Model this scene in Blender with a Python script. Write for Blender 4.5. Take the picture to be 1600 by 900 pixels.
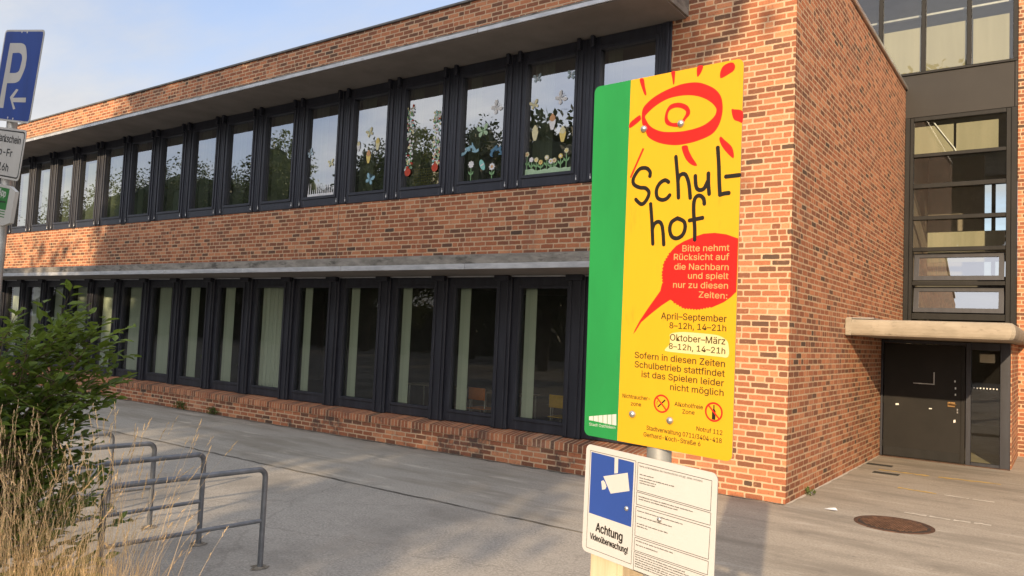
import bpy, bmesh, math, random
from mathutils import Vector, Matrix
import numpy as np

for o in list(bpy.data.objects):
    bpy.data.objects.remove(o)
scene = bpy.context.scene
COL = scene.collection
PI = math.pi

# ------------------------------------------------------------------ camera
EYE = (2.9955, -10.5332, 2.1068)
YAW, PITCH, ROLL = 0.6235, 0.0575, 0.0440
cam = bpy.data.cameras.new("camera")
cam.sensor_fit = 'HORIZONTAL'; cam.sensor_width = 36.0
cam.lens = 36.0 * 1206.37 / 1600.0
cam.clip_start = 0.05; cam.clip_end = 2000
camo = bpy.data.objects.new("camera", cam); COL.objects.link(camo)
fw = Vector((-math.sin(YAW)*math.cos(PITCH), math.cos(YAW)*math.cos(PITCH), math.sin(PITCH)))
rt = Vector((math.cos(YAW), math.sin(YAW), 0)); up = rt.cross(fw)
r2 = rt*math.cos(ROLL) + up*math.sin(ROLL); u2 = up*math.cos(ROLL) - rt*math.sin(ROLL)
camo.matrix_world = Matrix(((r2.x, u2.x, -fw.x, EYE[0]), (r2.y, u2.y, -fw.y, EYE[1]), (r2.z, u2.z, -fw.z, EYE[2]), (0, 0, 0, 1)))
scene.camera = camo

# ------------------------------------------------------------------ node helpers
class G:
    """small helper around a node tree"""
    def __init__(s, nt): s.nt = nt
    def n(s, t, ins=None, **kw):
        nd = s.nt.nodes.new(t)
        for k, v in kw.items(): setattr(nd, k, v)
        for k, v in (ins or {}).items():
            sock = nd.inputs[k]
            if hasattr(v, 'is_output') or isinstance(v, bpy.types.NodeSocket): s.nt.links.new(v, sock)
            else: sock.default_value = v
        return nd
    def m(s, op, a, b=None, c=None, clamp=False):
        d = {0: a}
        if b is not None: d[1] = b
        if c is not None: d[2] = c
        nd = s.n('ShaderNodeMath', d, operation=op); nd.use_clamp = clamp
        return nd.outputs[0]
    def mix(s, f, a, b, mode='MIX'):
        nd = s.n('ShaderNodeMix', data_type='RGBA', blend_type=mode)
        for k, v in ((0, f), (6, a), (7, b)):
            if isinstance(v, bpy.types.NodeSocket): s.nt.links.new(v, nd.inputs[k])
            else: nd.inputs[k].default_value = (*v, 1) if (k > 0 and len(v) == 3) else v
        return nd.outputs[2]
    def ramp(s, f, stops, interp='LINEAR'):
        nd = s.n('ShaderNodeValToRGB', {0: f}); cr = nd.color_ramp; cr.interpolation = interp
        while len(cr.elements) < len(stops): cr.elements.new(0.5)
        for e, (p, c) in zip(cr.elements, stops):
            e.position = p; e.color = (*c, 1) if len(c) == 3 else c
        return nd.outputs[0]
    def noise(s, vec, scale, detail=4, rough=0.55, dim='3D'):
        nd = s.n('ShaderNodeTexNoise', {'Vector': vec, 'Scale': scale, 'Detail': detail, 'Roughness': rough}, noise_dimensions=dim)
        return nd.outputs[0]
    def smooth(s, v, lo, hi):
        nd = s.n('ShaderNodeMapRange', {0: v, 1: lo, 2: hi, 3: 0.0, 4: 1.0}, interpolation_type='SMOOTHSTEP')
        return nd.outputs[0]
    def bump(s, h, strength, dist):
        return s.n('ShaderNodeBump', {'Strength': strength, 'Distance': dist, 'Height': h}).outputs[0]

# ------------------------------------------------------------------ sky, sun, exposure
SUN = Vector((0.29, -1.0, 0.365)).normalized()
SUN_STRENGTH = 2.75
SKY_STRENGTH = 0.13
EXPOSURE = 1.22
world = bpy.data.worlds.new("World"); scene.world = world; world.use_nodes = True
nt = world.node_tree; nt.nodes.clear(); g = G(nt)
sky = g.n('ShaderNodeTexSky', sky_type='NISHITA')
sky.sun_disc = False; sky.sun_elevation = math.asin(SUN.z); sky.sun_rotation = math.atan2(SUN.x, SUN.y)
sky.air_density = 1.0; sky.dust_density = 1.5; sky.ozone_density = 1.0
tc = g.n('ShaderNodeTexCoord')
sep = g.n('ShaderNodeSeparateXYZ', {0: tc.outputs['Generated']})
zc = g.m('MAXIMUM', g.m('ADD', sep.outputs[2], 0.12), 0.05)
cv = g.n('ShaderNodeCombineXYZ', {0: g.m('DIVIDE', sep.outputs[0], zc), 1: g.m('DIVIDE', sep.outputs[1], zc), 2: 0.0}).outputs[0]
wv = g.n('ShaderNodeVectorMath', {0: cv, 1: (0.65, 1.25, 1.0)}, operation='MULTIPLY').outputs[0]
c1 = g.noise(wv, 1.15, 7, 0.55)
c2 = g.noise(g.n('ShaderNodeVectorMath', {0: cv, 1: (3.1, 1.7, 0)}, operation='ADD').outputs[0], 0.5, 3, 0.5)
veil = g.m('ADD', g.smooth(g.m('ADD', g.m('MULTIPLY', c1, 0.65), g.m('MULTIPLY', c2, 0.5)), 0.42, 0.68), 0.0)
veil = g.m('ADD', g.m('MULTIPLY', veil, 0.62), 0.40, clamp=True)
cloud = g.ramp(c1, [(0.3, (1.70, 1.90, 2.38)), (0.7, (3.35, 3.37, 3.45))])
# thin cloud scatters forward: the veil is brighter towards the sun
dt_ = g.n('ShaderNodeVectorMath', {0: tc.outputs['Generated'], 1: SUN}, operation='DOT_PRODUCT').outputs[1]
fwd = g.m('POWER', g.m('MAXIMUM', g.m('ADD', g.m('MULTIPLY', dt_, 0.5), 0.5), 0.0), 2.2)
cloud = g.mix(1.0, cloud, g.n('ShaderNodeCombineColor', {0: g.m('ADD', g.m('MULTIPLY', fwd, 2.1), 0.78), 1: g.m('ADD', g.m('MULTIPLY', fwd, 1.95), 0.78), 2: g.m('ADD', g.m('MULTIPLY', fwd, 1.7), 0.77)}).outputs[0], 'MULTIPLY')
skycol = g.mix(veil, g.mix(1.0, sky.outputs[0], (0.98, 0.93, 1.0), 'MULTIPLY'), cloud)
bg = g.n('ShaderNodeBackground', {0: skycol, 1: SKY_STRENGTH})
out = g.n('ShaderNodeOutputWorld', {0: bg.outputs[0]})
ld = bpy.data.lights.new("sun", 'SUN'); ld.energy = SUN_STRENGTH; ld.angle = math.radians(0.6); ld.color = (1.0, 0.75, 0.47)
so = bpy.data.objects.new("sun", ld); COL.objects.link(so); so.location = (10, -40, 30)
so.rotation_euler = SUN.to_track_quat('Z', 'Y').to_euler()
scene.view_settings.view_transform = 'Standard'; scene.view_settings.look = 'None'
scene.view_settings.exposure = EXPOSURE; scene.view_settings.gamma = 1.0
scene.view_settings.use_curve_mapping = False
scene.render.engine = 'CYCLES'
scene.cycles.max_bounces = 8; scene.cycles.transparent_max_bounces = 24
scene.cycles.caustics_reflective = False; scene.cycles.caustics_refractive = False
scene.cycles.sample_clamp_indirect = 4.0

# ------------------------------------------------------------------ materials
def mat(name):
    m = bpy.data.materials.new(name); m.use_nodes = True
    m.node_tree.nodes.clear(); return m, G(m.node_tree)

def finish(g, color, rough=0.6, metal=0.0, normal=None, spec=0.5, extra=None):
    p = g.n('ShaderNodeBsdfPrincipled')
    for k, v in (('Base Color', color), ('Roughness', rough), ('Metallic', metal), ('Specular IOR Level', spec), ('Normal', normal)):
        if v is None: continue
        if isinstance(v, bpy.types.NodeSocket): g.nt.links.new(v, p.inputs[k])
        elif k == 'Base Color': p.inputs[k].default_value = (*v, 1)
        else: p.inputs[k].default_value = v
    for k, v in (extra or {}).items(): p.inputs[k].default_value = v
    g.n('ShaderNodeOutputMaterial', {0: p.outputs[0]})
    return p

def brick_mat(name, bw=0.25, bh=0.0833, split=0.12, rowlock=False, stain=0.0):
    m, g = mat(name)
    uv = g.n('ShaderNodeUVMap', uv_map='UVMap').outputs[0]
    ob = g.n('ShaderNodeTexCoord').outputs['Object']
    wob = g.n('ShaderNodeVectorMath', {0: g.n('ShaderNodeTexNoise', {'Vector': uv, 'Scale': 11.0, 'Detail': 4.0, 'Roughness': 0.6}).outputs[1], 1: (0.5, 0.5, 0.5)}, operation='SUBTRACT').outputs[0]
    uvw = g.n('ShaderNodeVectorMath', {0: uv, 1: g.n('ShaderNodeVectorMath', {0: wob, 1: (0.022, 0.017, 0)}, operation='MULTIPLY').outputs[0]}, operation='ADD').outputs[0]
    s = g.n('ShaderNodeSeparateXYZ', {0: uvw})
    v = g.m('DIVIDE', s.outputs[1], bh); row = g.m('FLOOR', v); fv = g.m('FRACT', v)
    rh = g.n('ShaderNodeTexWhiteNoise', {'W': row}, noise_dimensions='1D').outputs[0]
    off = g.m('ADD', g.m('MULTIPLY', g.m('MODULO', row, 2.0), 0.0 if rowlock else 0.5), g.m('MULTIPLY', rh, 0.0 if rowlock else 0.28))
    u = g.m('ADD', g.m('DIVIDE', s.outputs[0], bw), off); cell = g.m('FLOOR', u); fu = g.m('FRACT', u)
    idv = g.n('ShaderNodeCombineXYZ', {0: cell, 1: row, 2: 0.0}).outputs[0]
    h1 = g.n('ShaderNodeTexWhiteNoise', {'Vector': idv}, noise_dimensions='3D').outputs[0]
    sp = g.m('LESS_THAN', h1, split)
    mul = g.m('ADD', sp, 1.0)
    fu2 = g.m('MULTIPLY', fu, mul); sub = g.m('FLOOR', fu2); fu3 = g.m('FRACT', fu2)
    ln = g.m('DIVIDE', bw, mul)
    dx = g.m('MULTIPLY', g.m('MINIMUM', fu3, g.m('SUBTRACT', 1.0, fu3)), ln)
    dy = g.m('MULTIPLY', g.m('MINIMUM', fv, g.m('SUBTRACT', 1.0, fv)), bh)
    d = g.m('MINIMUM', dx, dy)
    # rounded hand-made arrises
    d = g.m('SUBTRACT', d, g.m('MULTIPLY', g.m('SUBTRACT', 1.0, g.smooth(g.m('ADD', dx, dy), 0.012, 0.040)), 0.004))
    d = g.m('SUBTRACT', d, g.m('MULTIPLY', g.m('SUBTRACT', h1, 0.35), 0.005))
    fn = g.noise(uv, 70.0, 3, 0.6)
    dd = g.m('ADD', d, g.m('MULTIPLY', g.m('SUBTRACT', fn, 0.5), 0.010))
    mask = g.smooth(dd, 0.0050 if not rowlock else 0.004, 0.0135 if not rowlock else 0.011)
    id2 = g.n('ShaderNodeCombineXYZ', {0: cell, 1: row, 2: g.m('ADD', sub, 3.0)}).outputs[0]
    wn = g.n('ShaderNodeTexWhiteNoise', {'Vector': id2}, noise_dimensions='3D')
    hb = wn.outputs[0]
    sc = g.n('ShaderNodeSeparateColor', {0: wn.outputs[1]})
    # clumps where dark or pale bricks gather
    big = g.noise(ob, 0.55, 3, 0.5)
    t = g.m('ADD', hb, g.m('MULTIPLY', g.m('SUBTRACT', big, 0.5), 0.35), clamp=True)
    bc = g.ramp(t, [(0.0, (0.080, 0.052, 0.038)), (0.03, (0.135, 0.066, 0.042)), (0.17, (0.20, 0.080, 0.045)), (0.45, (0.29, 0.104, 0.053)), (0.70, (0.370, 0.136, 0.066)), (0.86, (0.44, 0.175, 0.086)), (1.0, (0.50, 0.225, 0.115))])
    mot = g.noise(uv, 38.0, 5, 0.65)
    bc = g.mix(g.m('MULTIPLY', g.smooth(mot, 0.5, 0.72), 0.6), bc, (0.13, 0.062, 0.045))
    bc = g.mix(g.m('MULTIPLY', g.smooth(g.noise(uv, 21.0, 4, 0.6), 0.55, 0.8), 0.35), bc, (0.60, 0.33, 0.19))
    mc = g.mix(g.noise(uv, 9.0, 4, 0.6), (0.42, 0.285, 0.178), (0.55, 0.395, 0.26))
    col = g.mix(mask, mc, bc)
    # weathering
    wea = g.noise(g.n('ShaderNodeVectorMath', {0: ob, 1: (1.0, 1.0, 0.45)}, operation='MULTIPLY').outputs[0], 1.3, 5, 0.6)
    col = g.mix(g.m('MULTIPLY', g.smooth(wea, 0.5, 0.8), 0.22), col, (0.20, 0.13, 0.10))
    run = g.noise(g.n('ShaderNodeVectorMath', {0: ob, 1: (2.2, 2.2, 0.16)}, operation='MULTIPLY').outputs[0], 1.0, 5, 0.65)
    col = g.mix(g.m('MULTIPLY', g.smooth(run, 0.55, 0.72), 0.28), col, (0.12, 0.085, 0.07))
    eff = g.noise(g.n('ShaderNodeVectorMath', {0: ob, 1: (0.8, 0.8, 1.6)}, operation='MULTIPLY').outputs[0], 0.9, 6, 0.7)
    col = g.mix(g.m('MULTIPLY', g.smooth(eff, 0.56, 0.75), 0.22), col, (0.52, 0.42, 0.33))
    if stain:
        st = g.smooth(g.noise(ob, 2.1, 6, 0.7), 0.52, 0.66)
        col = g.mix(g.m('MULTIPLY', st, stain), col, (0.055, 0.048, 0.045))
    hgt = g.m('ADD', g.m('MULTIPLY', mask, 1.0), g.m('MULTIPLY', mot, 0.35))
    hgt = g.m('ADD', hgt, g.m('MULTIPLY', sc.outputs[0], 0.35))
    nrm = g.bump(hgt, 0.45, 0.004)
    finish(g, col, 0.88, 0, nrm, 0.25)
    return m

def noisy(name, ca, cb, scale=6.0, rough=0.6, metal=0.0, bump=0.0, bscale=60.0, spec=0.4, detail=5, stretch=(1, 1, 1), spots=None, extra=None):
    m, g = mat(name)
    ob = g.n('ShaderNodeTexCoord').outputs['Object']
    ve = g.n('ShaderNodeVectorMath', {0: ob, 1: stretch}, operation='MULTIPLY').outputs[0]
    f = g.smooth(g.noise(ve, scale, detail, 0.6), 0.3, 0.7)
    c = g.mix(f, ca, cb)
    if spots:
        sc, lo, hi, colr, k = spots
        c = g.mix(g.m('MULTIPLY', g.smooth(g.noise(ve, sc, 6, 0.65), lo, hi), k), c, colr)
    nrm = g.bump(g.noise(ve, bscale, 4, 0.6), bump, 0.004) if bump else None
    finish(g, c, rough, metal, nrm, spec, extra)
    return m

def glass_mat(name, base, tint=(0.75, 0.8, 0.76), wav=0.0025, edge=0.9):
    m, g = mat(name)
    ob = g.n('ShaderNodeTexCoord').outputs['Object']
    geo = g.n('ShaderNodeNewGeometry')
    nz = g.noise(geo.outputs['Position'], 1.6, 2, 0.5)
    nrm = g.bump(nz, wav, 0.2)
    lw = g.n('ShaderNodeFresnel', {'IOR': 1.5})
    f = g.m('ADD', g.m('MULTIPLY', g.m('SUBTRACT', lw.outputs[0], 0.04), edge), base, clamp=True)
    gl = g.n('ShaderNodeBsdfGlossy', {'Color': (0.92, 0.95, 1.0, 1), 'Roughness': 0.0, 'Normal': nrm})
    tr = g.n('ShaderNodeBsdfTransparent', {'Color': (*tint, 1)})
    mx = g.n('ShaderNodeMixShader', {0: f, 1: tr.outputs[0], 2: gl.outputs[0]})
    # faint dust film
    df = g.n('ShaderNodeBsdfDiffuse', {'Color': (0.45, 0.44, 0.40, 1)})
    mx2 = g.n('ShaderNodeMixShader', {0: g.m('MULTIPLY', g.noise(geo.outputs['Position'], 3.0, 6, 0.7), 0.035), 1: mx.outputs[0], 2: df.outputs[0]})
    g.n('ShaderNodeOutputMaterial', {0: mx2.outputs[0]})
    return m

def leaf_mat(name, ca, cb, trans=0.35, rough=0.5):
    m, g = mat(name)
    geo = g.n('ShaderNodeNewGeometry')
    f = geo.outputs['Random Per Island']
    c = g.mix(f, ca, cb)
    c = g.mix(g.m('MULTIPLY', g.smooth(g.noise(geo.outputs['Position'], 1.7, 3, 0.5), 0.4, 0.7), 0.5), c, tuple(min(1, x*1.5) for x in cb))
    p = g.n('ShaderNodeBsdfPrincipled', {'Base Color': c, 'Roughness': rough, 'Specular IOR Level': 0.35})
    t = g.n('ShaderNodeBsdfTranslucent', {'Color': g.mix(0.5, c, (0.25, 0.32, 0.05))})
    mx = g.n('ShaderNodeMixShader', {0: trans, 1: p.outputs[0], 2: t.outputs[0]})
    g.n('ShaderNodeOutputMaterial', {0: mx.outputs[0]})
    return m

def ground_mat(name):
    m, g = mat(name)
    ob = g.n('ShaderNodeTexCoord').outputs['Object']
    fine = g.noise(ob, 42.0, 7, 0.8)
    med = g.noise(ob, 3.2, 6, 0.65)
    big = g.noise(ob, 0.45, 5, 0.6)
    c = g.ramp(fine, [(0.28, (0.14, 0.130, 0.116)), (0.5, (0.30, 0.280, 0.252)), (0.72, (0.50, 0.470, 0.425))])
    c = g.mix(g.m('MULTIPLY', g.smooth(med, 0.40, 0.72), 0.55), c, (0.37, 0.345, 0.31))
    c = g.mix(g.m('MULTIPLY', g.smooth(big, 0.46, 0.66), 0.62), c, (0.165, 0.154, 0.139))
    # pale worn flecks
    fl = g.smooth(g.noise(ob, 17.0, 3, 0.5), 0.68, 0.74)
    c = g.mix(g.m('MULTIPLY', fl, 0.35), c, (0.36, 0.34, 0.31))
    # hairline cracks
    vo = g.n('ShaderNodeTexVoronoi', {'Vector': g.n('ShaderNodeVectorMath', {0: ob, 1: g.n('ShaderNodeVectorMath', {0: g.n('ShaderNodeTexNoise', {'Vector': ob, 'Scale': 1.5, 'Detail': 5.0}).outputs[1], 1: (0.9, 0.9, 0)}, operation='MULTIPLY').outputs[0]}, operation='ADD').outputs[0], 'Scale': 0.33}, feature='DISTANCE_TO_EDGE')
    cr = g.m('SUBTRACT', 1.0, g.smooth(vo.outputs[0], 0.0015, 0.007))
    c = g.mix(g.m('MULTIPLY', cr, 0.22), c, (0.10, 0.09, 0.08))
    hg = g.m('SUBTRACT', fine, g.m('MULTIPLY', cr, 0.4))
    finish(g, c, 0.9, 0, g.bump(hg, 0.5, 0.006), 0.25)
    return m

def paving_mat(name, warm):
    m, g = mat(name)
    ob = g.n('ShaderNodeTexCoord').outputs['Object']
    st = g.n('ShaderNodeVectorMath', {0: ob, 1: (0.35, 1.6, 1.0)}, operation='MULTIPLY').outputs[0]
    fine = g.noise(ob, 42.0, 6, 0.72)
    c = g.ramp(fine, [(0.25, (0.225, 0.198, 0.162)), (0.5, (0.345, 0.308, 0.255)), (0.75, (0.48, 0.43, 0.36))] if warm else [(0.25, (0.18, 0.167, 0.149)), (0.5, (0.32, 0.299, 0.267)), (0.75, (0.47, 0.442, 0.398))])
    c = g.mix(g.m('MULTIPLY', g.smooth(g.noise(st, 0.9, 7, 0.68), 0.42, 0.66), 0.8), c, (0.21, 0.188, 0.155))
    c = g.mix(g.m('MULTIPLY', g.smooth(g.noise(st, 2.6, 5, 0.6), 0.55, 0.72), 0.6), c, (0.49, 0.45, 0.39))
    blot = g.noise(ob, 1.9, 6, 0.7)
    c = g.mix(g.m('MULTIPLY', g.smooth(blot, 0.56, 0.68), 0.35), c, (0.15, 0.135, 0.115))
    gum = g.n('ShaderNodeTexVoronoi', {'Vector': ob, 'Scale': 2.3, 'Randomness': 1.0})
    c = g.mix(g.m('MULTIPLY', g.m('SUBTRACT', 1.0, g.smooth(gum.outputs[0], 0.035, 0.055)), 0.4), c, (0.12, 0.11, 0.10))
    finish(g, c, 0.85, 0, g.bump(fine, 0.4, 0.004), 0.3)
    return m

M = {}
M['brick'] = brick_mat('red brick masonry')
M['brick_plinth'] = brick_mat('stained plinth brick', stain=0.75)
M['rowlock'] = brick_mat('upright brick course', bw=0.0833, bh=0.30, split=-1, rowlock=True, stain=0.5)
M['frame'] = noisy('anthracite window paint', (0.016, 0.018, 0.028), (0.026, 0.029, 0.042), 2.5, 0.42, 0, 0.05, 90, 0.5, stretch=(3, 3, .6))
M['frame_low'] = noisy('worn anthracite window paint', (0.013, 0.014, 0.021), (0.024, 0.026, 0.036), 2.0, 0.5, 0, 0.08, 90, 0.45, stretch=(4, 4, .5), spots=(9, .66, .78, (0.09, 0.09, 0.10), .5))
M['grey_frame'] = noisy('grey metal glazing frame', (0.009, 0.0088, 0.0086), (0.014, 0.0136, 0.0132), 3, 0.6, 0.0, 0.03, 80, 0.25, stretch=(2, 2, .5))
M['spandrel'] = noisy('warm grey metal panel', (0.020, 0.018, 0.0165), (0.025, 0.0225, 0.0205), 1.2, 0.6, 0.0, 0.02, 60, 0.3)
M['glass_up'] = glass_mat('coated upper glass', 0.31, (0.40, 0.45, 0.39))
M['glass_low'] = glass_mat('plain lower glass', 0.05, (0.76, 0.82, 0.76), edge=0.6)
M['glass_stair'] = glass_mat('stairwell glass', 0.07, (0.86, 0.9, 0.86))
M['concrete_edge'] = noisy('weathered concrete edge', (0.16, 0.15, 0.135), (0.27, 0.255, 0.23), 4, 0.9, 0, 0.35, 40, 0.2, stretch=(1, 1, 3), spots=(3.2, .5, .68, (0.05, 0.048, 0.042), .75))
M['soffit'] = noisy('grey boarded soffit', (0.20, 0.186, 0.174), (0.26, 0.242, 0.227), 1.1, 0.85, 0, 0.1, 30, 0.2, spots=(1.4, .55, .75, (0.21, 0.195, 0.18), .6))
M['metal_trim'] = noisy('light metal drip edge', (0.38, 0.39, 0.41), (0.54, 0.55, 0.57), 3, 0.42, 0.35, 0.1, 40, 0.5, stretch=(1, 1, 4), spots=(2.6, .58, .7, (0.20, 0.20, 0.20), .7))
M['flashing'] = noisy('bright zinc flashing', (0.55, 0.54, 0.52), (0.68, 0.67, 0.64), 2, 0.28, 0.75, 0.06, 20, 0.5)
M['dark_cap'] = noisy('dark roof edge strip', (0.10, 0.10, 0.10), (0.16, 0.155, 0.15), 3, 0.6, 0.2, 0.1, 30)
M['canopy'] = noisy('cream concrete canopy', (0.27, 0.235, 0.185), (0.35, 0.305, 0.245), 2.5, 0.85, 0, 0.3, 45, 0.2, stretch=(1, 1, 2.4), spots=(7.0, .56, .74, (0.15, 0.128, 0.10), .6))
M['door'] = noisy('dark brown door paint', (0.009, 0.0082, 0.0075), (0.014, 0.0125, 0.0112), 1.6, 0.6, 0, 0.1, 20, 0.25, spots=(2.0, .55, .75, (0.022, 0.0195, 0.0172), .5))
M['bronze'] = noisy('worn brass handle', (0.20, 0.12, 0.05), (0.32, 0.2, 0.09), 20, 0.4, 0.8)
M['white_mark'] = noisy('white sticker', (0.6, 0.6, 0.57), (0.75, 0.75, 0.72), 30, 0.7)
M['blind'] = noisy('pale grey green blind', (0.50, 0.53, 0.45), (0.60, 0.62, 0.54), 1.2, 0.85, 0, 0, 30, 0.2, stretch=(14, 14, .1))
M['cream_blind'] = noisy('cream roller blind', (0.265, 0.245, 0.178), (0.31, 0.285, 0.21), 1.0, 0.85, stretch=(4, 4, .3))
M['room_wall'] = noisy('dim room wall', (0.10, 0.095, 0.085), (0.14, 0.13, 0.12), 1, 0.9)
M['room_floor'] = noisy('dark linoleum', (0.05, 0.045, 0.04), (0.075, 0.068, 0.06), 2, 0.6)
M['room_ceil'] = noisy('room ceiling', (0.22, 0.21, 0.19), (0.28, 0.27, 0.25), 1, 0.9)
M['hall_wall'] = noisy('hall wall', (0.24, 0.20, 0.165), (0.30, 0.25, 0.21), 1, 0.9)
M['hall_floor'] = noisy('hall stone floor', (0.33, 0.28, 0.18), (0.42, 0.36, 0.24), 3, 0.6)
M['beige_panel'] = noisy('beige landing panel', (0.27, 0.25, 0.18), (0.33, 0.30, 0.22), 1, 0.8, stretch=(6, 6, .2))
M['asphalt'] = ground_mat('old grey asphalt')
M['asphalt_patch'] = noisy('darker asphalt patch', (0.19, 0.178, 0.163), (0.27, 0.253, 0.23), 20, 0.9, 0, 0.4, 60, 0.2, detail=8)
M['paving'] = paving_mat('worn concrete strip', False)
M['entry_paving'] = paving_mat('warm concrete forecourt', True)
M['joint'] = noisy('dirty joint', (0.11, 0.103, 0.093), (0.22, 0.207, 0.185), 5, 0.95, 0, 0.3, 30, 0.2)
M['galv'] = noisy('galvanised steel', (0.14, 0.15, 0.165), (0.23, 0.24, 0.26), 8, 0.42, 0.55, 0.1, 60, 0.5, stretch=(1, 1, 1), spots=(20, .6, .75, (0.15, 0.155, 0.16), .5))
M['galv_pole'] = noisy('grey sign pole', (0.34, 0.35, 0.35), (0.47, 0.48, 0.47), 6, 0.45, 0.5, 0.08, 40)
M['steel'] = noisy('dome bolt steel', (0.45, 0.44, 0.42), (0.6, 0.59, 0.57), 10, 0.28, 0.9)
M['rust'] = noisy('rusty cast iron', (0.060, 0.034, 0.025), (0.135, 0.075, 0.050), 9, 0.8, 0.2, 0.4, 60, 0.3, spots=(30, .55, .7, (0.045, 0.026, 0.018), .7))
M['rust_dark'] = noisy('dark lid base', (0.03, 0.022, 0.017), (0.05, 0.036, 0.028), 9, 0.95)  # lid base between the studs, darker than the studs
M['grate'] = noisy('dark drain grate', (0.035, 0.035, 0.033), (0.06, 0.06, 0.056), 10, 0.7, 0.3)
M['dirt'] = noisy('dirt ring', (0.12, 0.10, 0.075), (0.26, 0.235, 0.20), 22, 0.95, 0, 0.5, 40, 0.1)
M['yellow_line'] = noisy('mottled yellow', (0.42, 0.30, 0.12), (0.60, 0.42, 0.14), 6, 0.8, 0, 0.2, 40)
M['white_line'] = noisy('mottled pale white', (0.46, 0.42, 0.36), (0.62, 0.58, 0.51), 6, 0.8, 0, 0.2, 40)
def paint(name, c, rough=0.38, dirt=0.12):
    return noisy(name, tuple(x*(1-dirt) for x in c), c, 5, rough, 0, 0.02, 30, 0.5, stretch=(1, 1, .28), spots=(19, .60, .80, tuple(x*0.55+0.012 for x in c), .38))
M['s_yellow'] = paint('sign yellow', (0.60, 0.335, 0.012), dirt=0.05)
M['s_green'] = paint('sign green', (0.016, 0.235, 0.060), dirt=0.16)
M['s_red'] = paint('sign red', (0.58, 0.012, 0.009), dirt=0.05)
M['s_black'] = paint('sign black', (0.012, 0.010, 0.008))
M['s_brown'] = paint('sign dark lettering', (0.055, 0.035, 0.008))
M['s_cream'] = paint('sign cream patch', (0.60, 0.53, 0.27), dirt=0.06)
M['s_white'] = paint('sign white', (0.51, 0.51, 0.51), dirt=0.05)
M['s_peach'] = paint('sign pale orange lettering', (0.64, 0.31, 0.12))
M['s_blue'] = paint('sign blue', (0.024, 0.066, 0.30), dirt=0.08)
M['p_blue'] = paint('parking sign blue', (0.008, 0.045, 0.26), 0.6, dirt=0.25)
M['p_grey'] = paint('reflective grey white', (0.44, 0.44, 0.43), 0.5)
M['p_green'] = paint('plate green', (0.02, 0.15, 0.028))
M['sheet_edge'] = noisy('aluminium sheet', (0.3, 0.3, 0.3), (0.4, 0.4, 0.4), 6, 0.4, 0.7)
M['sheet_back'] = noisy('grey sheet back', (0.22, 0.22, 0.22), (0.3, 0.3, 0.3), 6, 0.5, 0.6)
M['wood'] = noisy('pale weathered wood', (0.50, 0.40, 0.27), (0.62, 0.51, 0.36), 7, 0.85, 0, 0.3, 40, 0.2, stretch=(6, 6, .35))
M['leaf'] = leaf_mat('bush leaves', (0.028, 0.062, 0.010), (0.13, 0.19, 0.026))
M['leaf_tree'] = leaf_mat('tree leaves', (0.014, 0.026, 0.008), (0.040, 0.058, 0.016), 0.08)
M['leaf_light'] = leaf_mat('birch leaves', (0.06, 0.085, 0.028), (0.13, 0.15, 0.055), 0.2)
M['bark'] = noisy('tree bark', (0.06, 0.045, 0.032), (0.12, 0.09, 0.065), 6, 0.95, 0, 0.6, 20, 0.1, stretch=(2, 2, .5))
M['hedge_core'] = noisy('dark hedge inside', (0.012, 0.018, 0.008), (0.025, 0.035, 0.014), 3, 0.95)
M['twig'] = noisy('twig bark', (0.07, 0.05, 0.03), (0.13, 0.10, 0.06), 20, 0.9)
M['straw'] = leaf_mat('dry straw', (0.42, 0.27, 0.13), (0.68, 0.50, 0.30), 0.25, 0.7)
M['weed'] = leaf_mat('weed leaves', (0.05, 0.08, 0.02), (0.10, 0.13, 0.04))
for nm, c in dict(paper_pale=(0.42, 0.55, 0.64), paper_white=(0.75, 0.76, 0.78), paper_cream=(0.70, 0.66, 0.42), paper_blue=(0.27, 0.46, 0.56), paper_deep=(0.10, 0.21, 0.32), paper_green=(0.40, 0.56, 0.38), paper_stem=(0.22, 0.40, 0.20), paper_yellow=(0.72, 0.58, 0.20), paper_red=(0.50, 0.08, 0.05), paper_orange=(0.60, 0.34, 0.18), paper_teal=(0.25, 0.55, 0.52), chair_orange=(0.60, 0.17, 0.03), chair_yellow=(0.62, 0.36, 0.03), table_top=(0.30, 0.24, 0.17)).items():
    M[nm] = noisy(nm.replace('_', ' '), tuple(x*0.85 for x in c), c, 20, 0.85, spec=0.2)

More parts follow.
